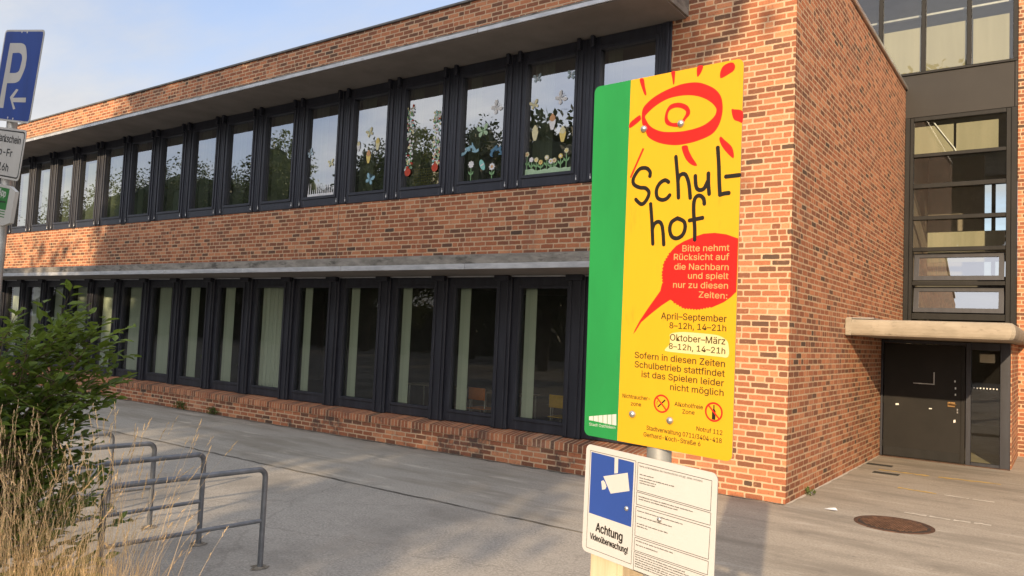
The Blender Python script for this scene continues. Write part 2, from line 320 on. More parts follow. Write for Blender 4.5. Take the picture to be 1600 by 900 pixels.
# ------------------------------------------------------------------ mesh builder
class MB:
    def __init__(s): s.v = []; s.f = []; s.sm = []; s.mi = []
    def add(s, verts, faces, smooth=False, mi=0):
        b = len(s.v); s.v += [tuple(p) for p in verts]
        for f in faces: s.f.append(tuple(i+b for i in f)); s.sm.append(smooth); s.mi.append(mi)
        return s
    def box(s, x0, x1, y0, y1, z0, z1, mi=0):
        return s.add([(x0,y0,z0),(x1,y0,z0),(x1,y1,z0),(x0,y1,z0),(x0,y0,z1),(x1,y0,z1),(x1,y1,z1),(x0,y1,z1)],
                     [(3,2,1,0),(4,5,6,7),(0,1,5,4),(1,2,6,5),(2,3,7,6),(3,0,4,7)], mi=mi)
    def bev(s, x0, x1, y0, y1, z0, z1, b=0.006):
        bm = bmesh.new(); bmesh.ops.create_cube(bm, size=1)
        for v in bm.verts:
            v.co = ((x0+x1)/2+v.co.x*(x1-x0), (y0+y1)/2+v.co.y*(y1-y0), (z0+z1)/2+v.co.z*(z1-z0))
        bmesh.ops.bevel(bm, geom=bm.edges[:], offset=b, segments=1, affect='EDGES')
        bm.verts.index_update()
        s.add([v.co[:] for v in bm.verts], [[v.index for v in f.verts] for f in bm.faces]); bm.free(); return s
    def tube(s, pts, r, n=10, cap=True, smooth=True):
        pts = [Vector(p) for p in pts]; rs = r if isinstance(r, (list, tuple)) else [r]*len(pts)
        rings = []; prev = None
        for i, p in enumerate(pts):
            t = (pts[min(i+1, len(pts)-1)] - pts[max(i-1, 0)]).normalized()
            if prev is None:
                a = t.cross(Vector((0, 0, 1)))
                if a.length < 1e-3: a = t.cross(Vector((1, 0, 0)))
            else: a = prev - t*prev.dot(t)
            a.normalize(); prev = a; b = t.cross(a)
            rings.append([p + (a*math.cos(2*PI*k/n) + b*math.sin(2*PI*k/n))*rs[i] for k in range(n)])
        vs = [p for rg in rings for p in rg]; fs = []
        for i in range(len(pts)-1):
            for k in range(n):
                fs.append((i*n+k, i*n+(k+1) % n, (i+1)*n+(k+1) % n, (i+1)*n+k))
        s.add(vs, fs, smooth)
        if cap:
            L = len(vs); s.add(rings[0], [tuple(range(n-1, -1, -1))]); s.add(rings[-1], [tuple(range(n))])
        return s
    def lathe(s, prof, c=(0, 0, 0), n=24, U=Vector((1, 0, 0)), W=Vector((0, 1, 0)), A=Vector((0, 0, 1)), smooth=True):
        c = Vector(c); vs = []; fs = []
        for r, h in prof:
            for k in range(n): vs.append(c + U*(r*math.cos(2*PI*k/n)) + W*(r*math.sin(2*PI*k/n)) + A*h)
        for i in range(len(prof)-1):
            for k in range(n): fs.append((i*n+k, i*n+(k+1) % n, (i+1)*n+(k+1) % n, (i+1)*n+k))
        return s.add(vs, fs, smooth)

def make(name, mb, m, parent=None, uv=True, rel=None):
    """link the builder's content as one mesh; vertices are stored relative to the parent's base"""
    off = Vector((0, 0, 0))
    if rel is not None: off = Vector(rel)
    elif parent is not None:
        q = parent
        while q is not None: off += q.location; q = q.parent
    me = bpy.data.meshes.new(name)
    me.from_pydata([(x-off.x, y-off.y, z-off.z) for x, y, z in mb.v], [], mb.f)
    mats = m if isinstance(m, list) else [m]
    for mm in mats: me.materials.append(M[mm])
    me.polygons.foreach_set('use_smooth', mb.sm); me.polygons.foreach_set('material_index', mb.mi)
    if uv and len(mb.f) < 20000:
        ul = me.uv_layers.new(name='UVMap')
        for p in me.polygons:
            nn = p.normal
            for li in p.loop_indices:
                x, y, z = mb.v[me.loops[li].vertex_index]
                if abs(nn.z) > 0.75: ul.data[li].uv = (x, y)
                elif abs(nn.x) > abs(nn.y): ul.data[li].uv = (y, z)
                else: ul.data[li].uv = (x, z)
    me.update()
    o = bpy.data.objects.new(name, me); COL.objects.link(o)
    if parent is not None: o.parent = parent
    return o
def tag(o, label, cat, group=None, kind=None):
    o['label'] = label; o['category'] = cat
    if group: o['group'] = group
    if kind: o['kind'] = kind
    return o
def empty(name, loc, label, cat, group=None):
    o = bpy.data.objects.new(name, None); COL.objects.link(o); o.location = loc; o.empty_display_size = 0.2
    return tag(o, label, cat, group)
def struct(name, mb, m):
    o = make(name, mb, m); o['kind'] = 'structure'; return o
def ref(o, parent, loc=(0, 0, 0)):
    c = o.copy(); COL.objects.link(c); c.parent = parent; c.location = loc; return c

def cr(pts, n=6, closed=True):
    """Catmull-Rom through 2D points"""
    P = [Vector((p[0], p[1])) for p in pts]; N = len(P); out = []
    for i in range(N if closed else N-1):
        if closed: p0, p1, p2, p3 = P[i-1], P[i], P[(i+1) % N], P[(i+2) % N]
        else: p0, p1, p2, p3 = P[max(i-1, 0)], P[i], P[i+1], P[min(i+2, N-1)]
        for k in range(n):
            t = k/n
            out.append(0.5*((2*p1)+(p2-p0)*t+(2*p0-5*p1+4*p2-p3)*t*t+(3*p1-p0-3*p2+p3)*t**3))
    if not closed: out.append(P[-1])
    return out
def resample(P, n):
    P = P+[P[0]]; L = [0]
    for a, b in zip(P, P[1:]): L.append(L[-1]+(b-a).length)
    out = []; j = 0
    for k in range(n):
        d = L[-1]*k/n
        while L[j+1] < d: j += 1
        t = (d-L[j])/max(1e-9, L[j+1]-L[j]); out.append(P[j].lerp(P[j+1], t))
    return out

class Face:
    """drawing on a real flat board: 2D coordinates in metres on the board, layers lifted in fractions of a millimetre"""
    def __init__(s, fr, base=0.0):
        s.c = Vector(fr['c']); s.U = Vector(fr['U']).normalized(); s.V = Vector(fr['V']); s.V = (s.V - s.U*s.V.dot(s.U)).normalized(); s.N = s.U.cross(s.V)
    def p(s, u, v, d): return s.c + s.U*u + s.V*v + s.N*d
    def poly(s, mb, pts, d): mb.add([s.p(q[0], q[1], d) for q in pts], [tuple(range(len(pts)))])
    def prism(s, mb, pts, d0, d1):
        n = len(pts); vs = [s.p(q[0], q[1], d1) for q in pts]+[s.p(q[0], q[1], d0) for q in pts]
        a = sum(pts[i][0]*pts[(i+1) % n][1]-pts[(i+1) % n][0]*pts[i][1] for i in range(n))
        top = tuple(range(n)) if a > 0 else tuple(range(n-1, -1, -1))
        bot = tuple(range(2*n-1, n-1, -1)) if a > 0 else tuple(range(n, 2*n))
        sd = [((i+1) % n, i, i+n, (i+1) % n+n) if a > 0 else (i, (i+1) % n, (i+1) % n+n, i+n) for i in range(n)]
        mb.add(vs, [top]); mb.add(vs, [bot], mi=1 if s_two else 0); mb.add(vs, sd, mi=2 if s_two else 0)
    def ring(s, mb, A, B, d, n=96):
        a = resample(A, n); b = resample(B, n)
        k0 = min(range(n), key=lambda k: (b[k]-a[0]).length); b = b[k0:]+b[:k0]
        vs = [s.p(q.x, q.y, d) for q in a]+[s.p(q.x, q.y, d) for q in b]
        mb.add(vs, [(i, (i+1) % n, n+(i+1) % n, n+i) for i in range(n)])
    def circle(s, mb, u, v, r, d, n=32): s.poly(mb, [(u+r*math.cos(2*PI*k/n), v+r*math.sin(2*PI*k/n)) for k in range(n)], d)
    def stroke(s, mb, pts, w, d, smooth=True):
        P = cr(pts, 5, False) if smooth and len(pts) > 2 else [Vector(q) for q in pts]
        e = 0
        rnd = random.Random(len(mb.v))
        for i, q in enumerate(P):
            r = w/2*(0.94+0.12*rnd.random())
            s.circle(mb, q.x, q.y, r, d+e, 14); e += 1.2e-6
        for a, b in zip(P, P[1:]):
            t = (b-a)
            if t.length < 1e-6: continue
            t.normalize(); nn = Vector((-t.y, t.x))*w/2*0.98
            s.poly(mb, [a-nn, b-nn, b+nn, a+nn], d+e); e += 1.2e-6
    def text(s, mb, spec, d, bold=0.0, stretch=None):
        txt, p0, p1, cap = spec
        me, wid, x0 = text_mesh(txt)
        p0 = Vector(p0); p1 = Vector(p1); t = (p1-p0); L = t.length; t.normalize(); nn = Vector((-t.y, t.x))
        sx = L/wid; sy = cap/CAPH
        for k, (bx, by) in enumerate(((-1, 0), (1, 0), (0, -.8), (0, .8), (0, 0)) if bold else ((0, 0),)):
            vs = []
            for x, y in me[0]:
                q = p0 + t*((x-x0)*sx+bx*bold*cap) + nn*(y*sy+by*bold*cap); vs.append(s.p(q.x, q.y, d+k*8e-6))
            mb.add(vs, me[1])
s_two = False
FONT = None
try:                                                       # the sans that ships inside Blender itself
    import os
    FONT = bpy.data.fonts.load(os.path.join(bpy.utils.system_resource('DATAFILES'), 'fonts', 'Inter.woff2'))
except Exception:
    FONT = None
_tc = {}
def text_mesh(txt, bold=0.0):
    k = (txt, bold)
    if k not in _tc:
        cu = bpy.data.curves.new('lettering_tmp', 'FONT'); cu.body = txt; cu.size = 1.0
        if FONT: cu.font = FONT
        cu.size = 1.0; cu.resolution_u = 3; cu.offset = bold
        cu.fill_mode = 'FRONT'
        o = bpy.data.objects.new('lettering_tmp', cu); COL.objects.link(o)
        dg = bpy.context.evaluated_depsgraph_get()
        me = o.evaluated_get(dg).to_mesh()
        vs = [(v.co.x, v.co.y) for v in me.vertices]; fs = [tuple(p.vertices) for p in me.polygons]
        o.evaluated_get(dg).to_mesh_clear()
        bpy.data.objects.remove(o); bpy.data.curves.remove(cu)
        xs = [v[0] for v in vs]
        _tc[k] = ((vs, fs), max(xs)-min(xs), min(xs))
    return _tc[k]
_h = text_mesh('H'); CAPH = max(v[1] for v in _h[0][0])
def rrect(w, h, r, n=5, cu=0, cv=0):
    pts = []
    for cx, cy, a0 in ((w/2-r, h/2-r, 0), (-w/2+r, h/2-r, PI/2), (-w/2+r, -h/2+r, PI), (w/2-r, -h/2+r, 1.5*PI)):
        for k in range(n+1):
            a = a0+PI/2*k/n; pts.append((cu+cx+r*math.cos(a), cv+cy+r*math.sin(a)))
    return pts

# ------------------------------------------------------------------ outlines and lettering positions on the boards (metres on each board)
DATA_YARD = {'frame':{'c':[1.888,-8.1626,2.3692],'U':[0.9917,-0.1261,-0.0262],'V':[0.0201,-0.0496,0.9986],'w':0.5736,'h':1.25},'eye_out':[[-0.0822,0.5005],[-0.0783,0.5194],[-0.0634,0.5343],[-0.0385,0.55],[-0.0056,0.5628],[0.0324,0.5726],[0.0697,0.5784],[0.1064,0.578],[0.1376,0.572],[0.1684,0.5579],[0.1914,0.5429],[0.2094,0.5221],[0.2174,0.5006],[0.2198,0.4733],[0.2158,0.4469],[0.2076,0.4254],[0.1934,0.4068],[0.1738,0.3955],[0.1387,0.3858],[0.1027,0.3805],[0.0605,0.379],[0.0226,0.3845],[-0.0107,0.3943],[-0.0391,0.408],[-0.0566,0.422],[-0.0639,0.4374],[-0.0749,0.4557],[-0.0813,0.476]],'eye_in':[[-0.0692,0.489],[-0.0621,0.4978],[-0.0401,0.5141],[-0.0099,0.529],[0.0227,0.5385],[0.0603,0.5409],[0.0974,0.5381],[0.1313,0.5293],[0.1598,0.5159],[0.1829,0.4988],[0.1959,0.4834],[0.1982,0.4718],[0.1918,0.4568],[0.1723,0.4412],[0.1474,0.4306],[0.1116,0.4244],[0.0697,0.4225],[0.032,0.4255],[-0.001,0.4313],[-0.0291,0.4429],[-0.0493,0.4574],[-0.0612,0.4734]],'pup_out':[[0.0087,0.4692],[0.0108,0.488],[0.0184,0.5059],[0.0316,0.5173],[0.0557,0.5195],[0.0771,0.5141],[0.096,0.5021],[0.1044,0.4846],[0.1012,0.4712],[0.0895,0.4611],[0.0794,0.4484],[0.0585,0.4393],[0.0314,0.445],[0.0147,0.4542]],'pup_in':[[0.0212,0.4723],[0.0217,0.4889],[0.0295,0.4996],[0.0482,0.5041],[0.0697,0.4997],[0.0859,0.4895],[0.0889,0.4798],[0.0814,0.4668],[0.0712,0.4564],[0.0526,0.4532],[0.0336,0.4575]],'rays':[[[-0.0952,0.6211],[-0.0796,0.6209],[-0.073,0.594],[-0.0663,0.5663],[-0.0731,0.5649],[-0.0855,0.5912]],[[0.029,0.6242],[0.043,0.6247],[0.0431,0.6062],[0.0416,0.5852],[0.0374,0.5836],[0.0335,0.6031]],[[0.1255,0.6257],[0.146,0.6257],[0.1415,0.6082],[0.1307,0.5939],[0.1254,0.5971]],[[0.2075,0.5787],[0.2084,0.5966],[0.2187,0.6128],[0.2403,0.6188],[0.2525,0.6149],[0.2581,0.6036],[0.2533,0.5911],[0.2367,0.5828],[0.2136,0.5746]],[[0.25,0.4691],[0.2596,0.4691],[0.2874,0.4596],[0.288,0.4251],[0.2751,0.4294],[0.2581,0.4391]],[[0.2116,0.3799],[0.2162,0.3893],[0.2287,0.378],[0.2562,0.3505],[0.2625,0.3174],[0.2449,0.3294],[0.2221,0.3563]],[[0.0769,0.3669],[0.0819,0.3744],[0.0977,0.3731],[0.1035,0.3572],[0.1173,0.3327],[0.1346,0.3081],[0.1286,0.304],[0.1102,0.3126],[0.0912,0.3329]],[[-0.0751,0.3828],[-0.0676,0.3811],[-0.1179,0.2841],[-0.1239,0.287]],[[-0.1296,0.4763],[-0.0936,0.4971],[-0.0865,0.4913],[-0.0884,0.4793],[-0.129,0.4584]]],'bolts':[[-0.0717,0.448],[0.0714,0.4484],[-0.0832,-0.5249],[0.0636,-0.5269]],'strokes':[[[-0.0421,0.2854],[-0.0415,0.2984],[-0.0532,0.3111],[-0.0687,0.315],[-0.0866,0.3109],[-0.1041,0.2903],[-0.1098,0.2731],[-0.103,0.2594],[-0.0818,0.2491],[-0.0585,0.2453],[-0.0442,0.2313],[-0.0472,0.2142],[-0.0593,0.1975],[-0.072,0.1916],[-0.0852,0.1989],[-0.096,0.2092]],[[0.031,0.2596],[0.0185,0.2665],[0.0015,0.2605],[-0.0105,0.2463],[-0.0149,0.2294],[-0.0092,0.2097],[0.0085,0.2013],[0.0256,0.2046],[0.0374,0.2154]],[[0.0563,0.3409],[0.0622,0.296],[0.0676,0.2493],[0.0706,0.2049]],[[0.0672,0.2619],[0.0715,0.2763],[0.0856,0.2823],[0.0977,0.2742],[0.108,0.2463],[0.1142,0.2022]],[[0.1305,0.2716],[0.1327,0.2445],[0.1388,0.2296],[0.1504,0.2247],[0.1639,0.23],[0.1746,0.2497]],[[0.1769,0.2761],[0.1779,0.2454],[0.1818,0.2104]],[[0.207,0.3547],[0.2122,0.3036],[0.2158,0.2466],[0.2194,0.2051]],[[0.2194,0.2051],[0.2338,0.2083],[0.249,0.2089]],[[0.2386,0.261],[0.2838,0.2622]],[[-0.0356,0.1897],[-0.0292,0.1353],[-0.0223,0.0553]],[[-0.0256,0.105],[-0.0186,0.122],[-0.0039,0.1291],[0.0088,0.1209],[0.0157,0.0951],[0.0201,0.0523]],[[0.0691,0.1376],[0.0478,0.1258],[0.0413,0.1028],[0.0494,0.0792],[0.069,0.0716],[0.09,0.0823],[0.0987,0.105],[0.0933,0.1261],[0.0691,0.1376]],[[0.1656,0.1798],[0.1628,0.1952],[0.1511,0.2062],[0.1373,0.205],[0.1286,0.1889],[0.1284,0.1537],[0.1338,0.1039],[0.1351,0.0658]],[[0.1143,0.1286],[0.1603,0.135]]],'bubble':[[0.2858,0.0657],[0.2457,0.0796],[0.2064,0.0856],[0.1665,0.0841],[0.1363,0.0758],[0.0952,0.0611],[0.0666,0.0463],[0.0495,0.0301],[0.0464,0.0255],[0.0394,0.0233],[0.0408,0.0167],[0.0337,0.0145],[0.0352,0.0079],[0.028,0.0057],[0.0295,-0.0009],[0.0223,-0.0031],[0.0238,-0.0097],[0.018,-0.015],[0.022,-0.0216],[0.0163,-0.0268],[0.0203,-0.0334],[0.0145,-0.0387],[0.0185,-0.0452],[0.0141,-0.0503],[0.0196,-0.0547],[0.0153,-0.0598],[0.0208,-0.0641],[0.0165,-0.0693],[0.0219,-0.0736],[0.0176,-0.0787],[0.0122,-0.1022],[-0.033,-0.1607],[-0.0654,-0.2055],[-0.0828,-0.2355],[-0.0903,-0.2524],[-0.0813,-0.2427],[-0.0595,-0.21],[-0.0211,-0.1794],[0.0167,-0.1518],[0.0513,-0.1304],[0.0622,-0.1362],[0.065,-0.1423],[0.0724,-0.1411],[0.0751,-0.1473],[0.0825,-0.146],[0.0853,-0.1521],[0.0926,-0.1509],[0.0953,-0.157],[0.1026,-0.1558],[0.1076,-0.1601],[0.1131,-0.1561],[0.118,-0.1604],[0.1235,-0.1565],[0.1284,-0.1608],[0.1338,-0.1568],[0.1387,-0.1611],[0.1441,-0.1572],[0.149,-0.1614],[0.1543,-0.1575],[0.1604,-0.1604],[0.1644,-0.1553],[0.1704,-0.1582],[0.1744,-0.1531],[0.1804,-0.156],[0.1844,-0.1509],[0.1904,-0.1538],[0.1943,-0.1488],[0.2002,-0.1516],[0.2429,-0.1328],[0.2664,-0.1166],[0.2844,-0.0989]],'patch':[[0.0563,-0.2427],[0.0901,-0.2351],[0.1318,-0.2338],[0.1887,-0.2348],[0.2283,-0.2378],[0.2559,-0.2503],[0.2642,-0.2692],[0.2633,-0.3019],[0.2305,-0.3038],[0.1668,-0.3034],[0.0839,-0.3024],[0.0388,-0.3002],[0.0407,-0.2907],[0.0532,-0.2785],[0.0546,-0.2578]],'bubble_text':[['Bitte nehmt',[0.0911,0.0282],[0.257,0.0282],0.02],['Rücksicht auf',[0.0602,0.0005],[0.2569,-0.0006],0.0201],['die Nachbarn',[0.0629,-0.0309],[0.2565,-0.0321],0.0197],['und spielt',[0.115,-0.0603],[0.2565,-0.0601],0.0194],['nur zu diesen',[0.0607,-0.0904],[0.256,-0.0902],0.0197],['Zeiten:',[0.1556,-0.1201],[0.2546,-0.1218],0.0192]],'text':[['April–September',[0.0186,-0.195],[0.2548,-0.1943],0.0212],['8–12h, 14–21h',[0.0513,-0.2243],[0.2542,-0.2231],0.0195],['Oktober–März',[0.0549,-0.2642],[0.2525,-0.2644],0.021],['8–12h, 14–21h',[0.0515,-0.2918],[0.2534,-0.2941],0.0187],['Sofern in diesen Zeiten',[-0.081,-0.3325],[0.2536,-0.3349],0.0209],['Schulbetrieb stattfindet',[-0.0798,-0.3642],[0.2538,-0.3651],0.0209],['ist das Spielen leider',[-0.0512,-0.3948],[0.2521,-0.395],0.0207],['nicht möglich',[0.0613,-0.4265],[0.2519,-0.4248],0.0202],['Nichtraucher-',[-0.1258,-0.4731],[-0.0152,-0.4714],0.0136],['zone',[-0.0906,-0.496],[-0.0494,-0.4948],0.0134],['Alkoholfreie',[0.0794,-0.4765],[0.1822,-0.4754],0.0135],['Zone',[0.1091,-0.4978],[0.1532,-0.4961],0.0134],['Notruf 112',[0.1616,-0.5455],[0.2516,-0.5467],0.0139],['Stadtverwaltung 0711/3404-418',[-0.0252,-0.5698],[0.2503,-0.5722],0.0146],['Gerhard-Koch-Straße 6',[-0.0359,-0.5934],[0.1773,-0.5935],0.0146]],'city':[['Stadt Ostfildern',[-0.265,-0.5887],[-0.1521,-0.5859],0.0099]],'bars':[[[-0.2671,-0.5571],[-0.2492,-0.5532],[-0.2481,-0.5701],[-0.2666,-0.5704]],[[-0.2469,-0.5529],[-0.2283,-0.549],[-0.227,-0.5709],[-0.2462,-0.5706]],[[-0.226,-0.5487],[-0.208,-0.5449],[-0.2065,-0.5718],[-0.2251,-0.5714]],[[-0.2053,-0.5445],[-0.1893,-0.5413],[-0.1881,-0.5725],[-0.2043,-0.5722]],[[-0.1866,-0.541],[-0.1698,-0.5377],[-0.1685,-0.573],[-0.1854,-0.5728]],[[-0.1672,-0.5373],[-0.1497,-0.5336],[-0.1482,-0.5731],[-0.1658,-0.573]]],'rings':[[0.0302,-0.4757],[0.2205,-0.4788]],'ring_r':[0.0316,0.0321],'green_u':[-0.1312,-0.1426]}
DATA_VIDEO = {'frame':{'c':[1.8701,-8.1667,1.5268],'U':[0.9605,-0.2775,-0.0199],'V':[0.0169,-0.0134,0.9998],'w':0.5696,'h':0.378},'blue':[[-0.2577,0.1638],[-0.0536,0.1621],[-0.0544,-0.0523],[-0.2565,-0.0505]],'campole':[[-0.1437,0.1639],[-0.1261,0.1639],[-0.1251,0.1133],[-0.1418,0.1091]],'cambody':[[-0.1946,0.0893],[-0.0799,0.1234],[-0.0682,0.0647],[-0.1558,0.0374]],'camlens':[[-0.203,0.0706],[-0.1923,0.0763],[-0.184,0.0707],[-0.1759,0.0579],[-0.181,0.0476],[-0.1968,0.0423]],'boxes':[[[-0.2633,0.1681],[-0.0453,0.1686],[-0.0472,-0.1727],[-0.2621,-0.1725]],[[-0.0358,0.1663],[0.2641,0.164],[0.263,0.0727],[-0.0364,0.0738]],[[-0.0361,0.0689],[0.2649,0.0673],[0.264,0.0304],[-0.0357,0.0281]],[[-0.0366,0.021],[0.2644,0.0225],[0.2624,-0.0718],[-0.0362,-0.0754]],[[-0.0359,-0.0812],[0.2627,-0.078],[0.2614,-0.1185],[-0.0368,-0.1232]],[[-0.0365,-0.128],[0.2617,-0.1242],[0.2586,-0.1719],[-0.0377,-0.1749]]],'bolts':[[-0.0781,0.0038],[0.066,0.0008]],'bold':[['Achtung',[-0.219,-0.1053],[-0.0919,-0.1094],0.0297],['Videoüberwachung!',[-0.2454,-0.1384],[-0.0652,-0.1431],0.0206]],'fine':[['Name und Kontaktdaten des Verantwortlichen und ggf. seines Vertreters:',[-0.0284,0.1528],[0.2301,0.1527],0.0064]],'dash':[[[-0.0263,0.1285],[0.0335,0.1293]],[[-0.0263,0.1177],[0.1192,0.1195]],[[-0.0258,0.1089],[0.0442,0.1096]],[[-0.026,0.101],[0.0402,0.1007]],[[-0.0273,0.056],[0.1963,0.0566]],[[-0.0269,0.0477],[0.137,0.0464]],[[-0.0299,0.0087],[0.1597,0.009]],[[-0.0288,-0.0097],[0.116,-0.0123]],[[-0.0301,-0.0331],[0.1018,-0.0313]],[[-0.0296,-0.0418],[0.0176,-0.0425]],[[-0.0307,-0.0897],[0.125,-0.0895]],[[-0.0299,-0.1032],[0.0625,-0.1049]],[[-0.0307,-0.1348],[0.176,-0.1341]],[[-0.0303,-0.1425],[0.1937,-0.1386]],[[-0.0305,-0.1504],[0.1709,-0.147]],[[-0.0307,-0.1583],[0.1653,-0.1524]],[[-0.0303,-0.1655],[0.1802,-0.1585]],[[-0.0305,-0.1729],[0.1363,-0.1655]]]}
DATA_PARK = {'frame':{'c':[-2.7979,-8.3382,3.6996],'U':[0.9832,0.0831,-0.1624],'V':[0.1618,0.0134,0.9867],'w':0.5199,'h':0.63},'P_out':[[-0.1656,0.2223],[-0.0229,0.2233],[0.0218,0.2157],[0.0559,0.1933],[0.0848,0.1344],[0.0888,0.091],[0.0844,0.0474],[0.0483,-0.0234],[0.0204,-0.0418],[-0.0193,-0.0511],[-0.1167,-0.0553],[-0.1123,-0.2286],[-0.1799,-0.2275]],'P_in':[[-0.1084,0.1536],[-0.0271,0.1573],[0.0104,0.1464],[0.0275,0.1248],[0.0292,0.0986],[0.0189,0.0414],[-0.0011,0.0242],[-0.033,0.0172],[-0.1049,0.0153]],'arrow':[[-0.0474,-0.1501],[0.019,-0.0902],[0.0495,-0.0951],[-0.0052,-0.1527],[0.1641,-0.1435],[0.1693,-0.1753],[0.0042,-0.1813],[0.0491,-0.2248],[0.0222,-0.2314]],'s2':[[0.2224,-0.3592],[0.2567,-0.7046]],'s3':[[0.1672,-0.7455],[0.2486,-0.7741],[0.2457,-0.9861]],'s2_text':[['Parkschein',[-0.1266,-0.4531],[0.1874,-0.4589],0.0492],['Mo-Fr',[-0.1493,-0.5424],[0.104,-0.5518],0.0492],['8-16h',[-0.15,-0.6456],[0.0845,-0.6521],0.0491]],'app':[['App',[0.0358,-0.8132],[0.1324,-0.824],0.0439]],'pole':[[0.2011,-1.0398]]}
DATA_DECOR = {'w1_bfly':[[-3.79,6.0],[-4.31,5.96]],'w1_cone':[[-4.27,5.47],[-3.93,5.62],[-3.72,5.39]],'w1_strip':[[-4.44,4.8],[-3.54,4.8]],'w1_flowers':[[-4.41,5.12],[-4.32,5.02],[-4.22,5.01],[-4.13,4.96],[-4.01,5.03],[-3.93,4.96],[-3.86,4.97],[-3.74,5.03],[-3.63,5.11]],'w1_top':[[-4.27,6.41],[-3.6,6.36]],'w2_bfly':[[-5.12,6.02],[-5.39,5.64]],'w2_snow':[[-5.66,5.32],[-5.06,5.23]],'w2_oval':[[-5.37,5.03]],'w2_fl':[[-5.62,5.06],[-5.15,4.98]],'w2_flb':[[-5.6,4.83],[-5.16,4.81]],'w3_g':[[-7.14,6.34],[-7.15,5.1],[-6.48,6.15],[-6.46,5.14]],'w3_ball':[[-7.15,5.05],[-6.47,5.08]],'w3_net':[[-7.0,5.09],[-6.41,5.09],[-6.4,4.81],[-6.99,4.81]],'w4':[[-8.25,5.94],[-8.55,5.7],[-8.01,5.69],[-8.25,5.46],[-8.18,5.0]],'w5':[[-10.02,5.7],[-9.57,5.81],[-9.35,5.43]],'w5_f':[[-10.03,4.83],[-9.19,4.81],[-9.21,5.06]],'w7':[[-15.29,4.84],[-18.16,4.88]]}

# ================================================================== GROUND
gb = MB()
gb.add([(-400, -400, -0.004), (400, -400, -0.004), (400, 400, -0.004), (-400, 400, -0.004)], [(0, 1, 2, 3)])
struct('ground', gb, 'asphalt')
pb = MB()
def wavy(x0, x1, y, n, amp, seed):
    r = random.Random(seed); return [(x0+(x1-x0)*i/n, y+r.uniform(-amp, amp)) for i in range(n+1)]
# concrete strip along the long facade and the warmer forecourt before the door, both sheets on the asphalt
e = wavy(-30, -0.95, -3.20, 60, 0.02, 3)
pb.add([(x, y, 0) for x, y in e]+[(-0.95, 0.3, 0), (-30, 0.3, 0)], [tuple(range(len(e)+2))])
struct('pavement', pb, 'paving')
fb = MB()
rr = random.Random(8)
edge = [(-0.93, 0.3), (-0.93, -0.5), (-0.78, -1.3), (-0.62, -2.2), (-0.42, -3.2), (-0.1, -4.6), (0.3, -6.4), (0.7, -8.2), (1.3, -11.5), (9, -11.5), (9, 9.2), (-0.93, 9.2)]
fb.add([(x, y, 0.004) for x, y in edge], [tuple(range(len(edge)))])
struct('forecourt', fb, 'entry_paving')
jb = MB()
n = 150
e0 = wavy(-30, -0.45, -3.215, n, 0.018, 5); wd = [0.012+0.026*random.Random(i*7).random() for i in range(n+1)]
jb.add([(x, y, 0.007) for x, y in e0]+[(x, y+w, 0.007) for (x, y), w in zip(e0, wd)], [(i, i+1, n+2+i, n+1+i) for i in range(n)])
struct('pavement_joint', jb, 'joint')
def grime(pts, w, seed, z=0.0105):
    r = random.Random(seed); mb = MB(); P = []
    for (a, c_) in zip(pts, pts[1:]):
        L = math.hypot(c_[0]-a[0], c_[1]-a[1]); k = max(2, int(L/.12)); t = Vector((c_[0]-a[0], c_[1]-a[1])).normalized(); nn = Vector((-t.y, t.x))
        for i in range(k):
            q = Vector(a).lerp(Vector(c_), i/k); ww = w*r.uniform(.25, 1.5); P.append((q, q+nn*ww))
    vs = [(a.x, a.y, z) for a, c_ in P]+[(c_.x, c_.y, z) for a, c_ in P]; N = len(P)
    mb.add(vs, [(i, i+1, N+i+1, N+i) for i in range(N-1)])
    return struct('ground_dirt', mb, 'dirt')
grime([(-2.0, -0.295), (-29, -0.295)], .07, 1); grime([(0.0, 0.0), (-1.85, 0.0)], .05, 2); b_ = MB(); r_k = random.Random(9)
kp = [(0.0, 6.25-6.25*i/40) for i in range(41)]
b_.add([(x+.002, y, .010) for x, y in kp]+[(x+.035+r_k.uniform(-.012, .02), y, .010) for x, y in kp], [(i, i+1, 42+i, 41+i) for i in range(40)]); struct('pale_mortar_strip', b_, 'white_line')
def streak(name, pts, w, m, seed):
    mb = MB(); r = random.Random(seed)
    P = []
    for (a, b) in zip(pts, pts[1:]):
        for k in range(14): P.append((a[0]+(b[0]-a[0])*k/14, a[1]+(b[1]-a[1])*k/14))
    P.append(pts[-1]); i = 0
    lo = [(x, y-w/2*r.uniform(.25, 1), 0.008) for x, y in P]; hi = [(x, y+w/2*r.uniform(.25, 1), 0.008) for x, y in P]
    N = len(P); mb.add(lo+hi, [(i, i+1, N+i+1, N+i) for i in range(N-1) if r.random() > 0.1])
    return struct(name, mb, m)
streak('yellow_ground_streak', [(0.35, 4.32), (1.2, 4.30), (2.15, 4.39)], 0.17, 'yellow_line', 1)  # uneven yellow and white streaks laid on the forecourt
streak('yellow_ground_streak', [(0.92, 2.66), (1.45, 2.57)], 0.13, 'yellow_line', 2)
streak('white_ground_streak', [(1.55, 2.56), (2.18, 2.53)], 0.10, 'white_line', 3)
streak('white_ground_streak', [(1.30, 0.74), (1.75, 0.72), (2.26, 0.77)], 0.11, 'white_line', 4)

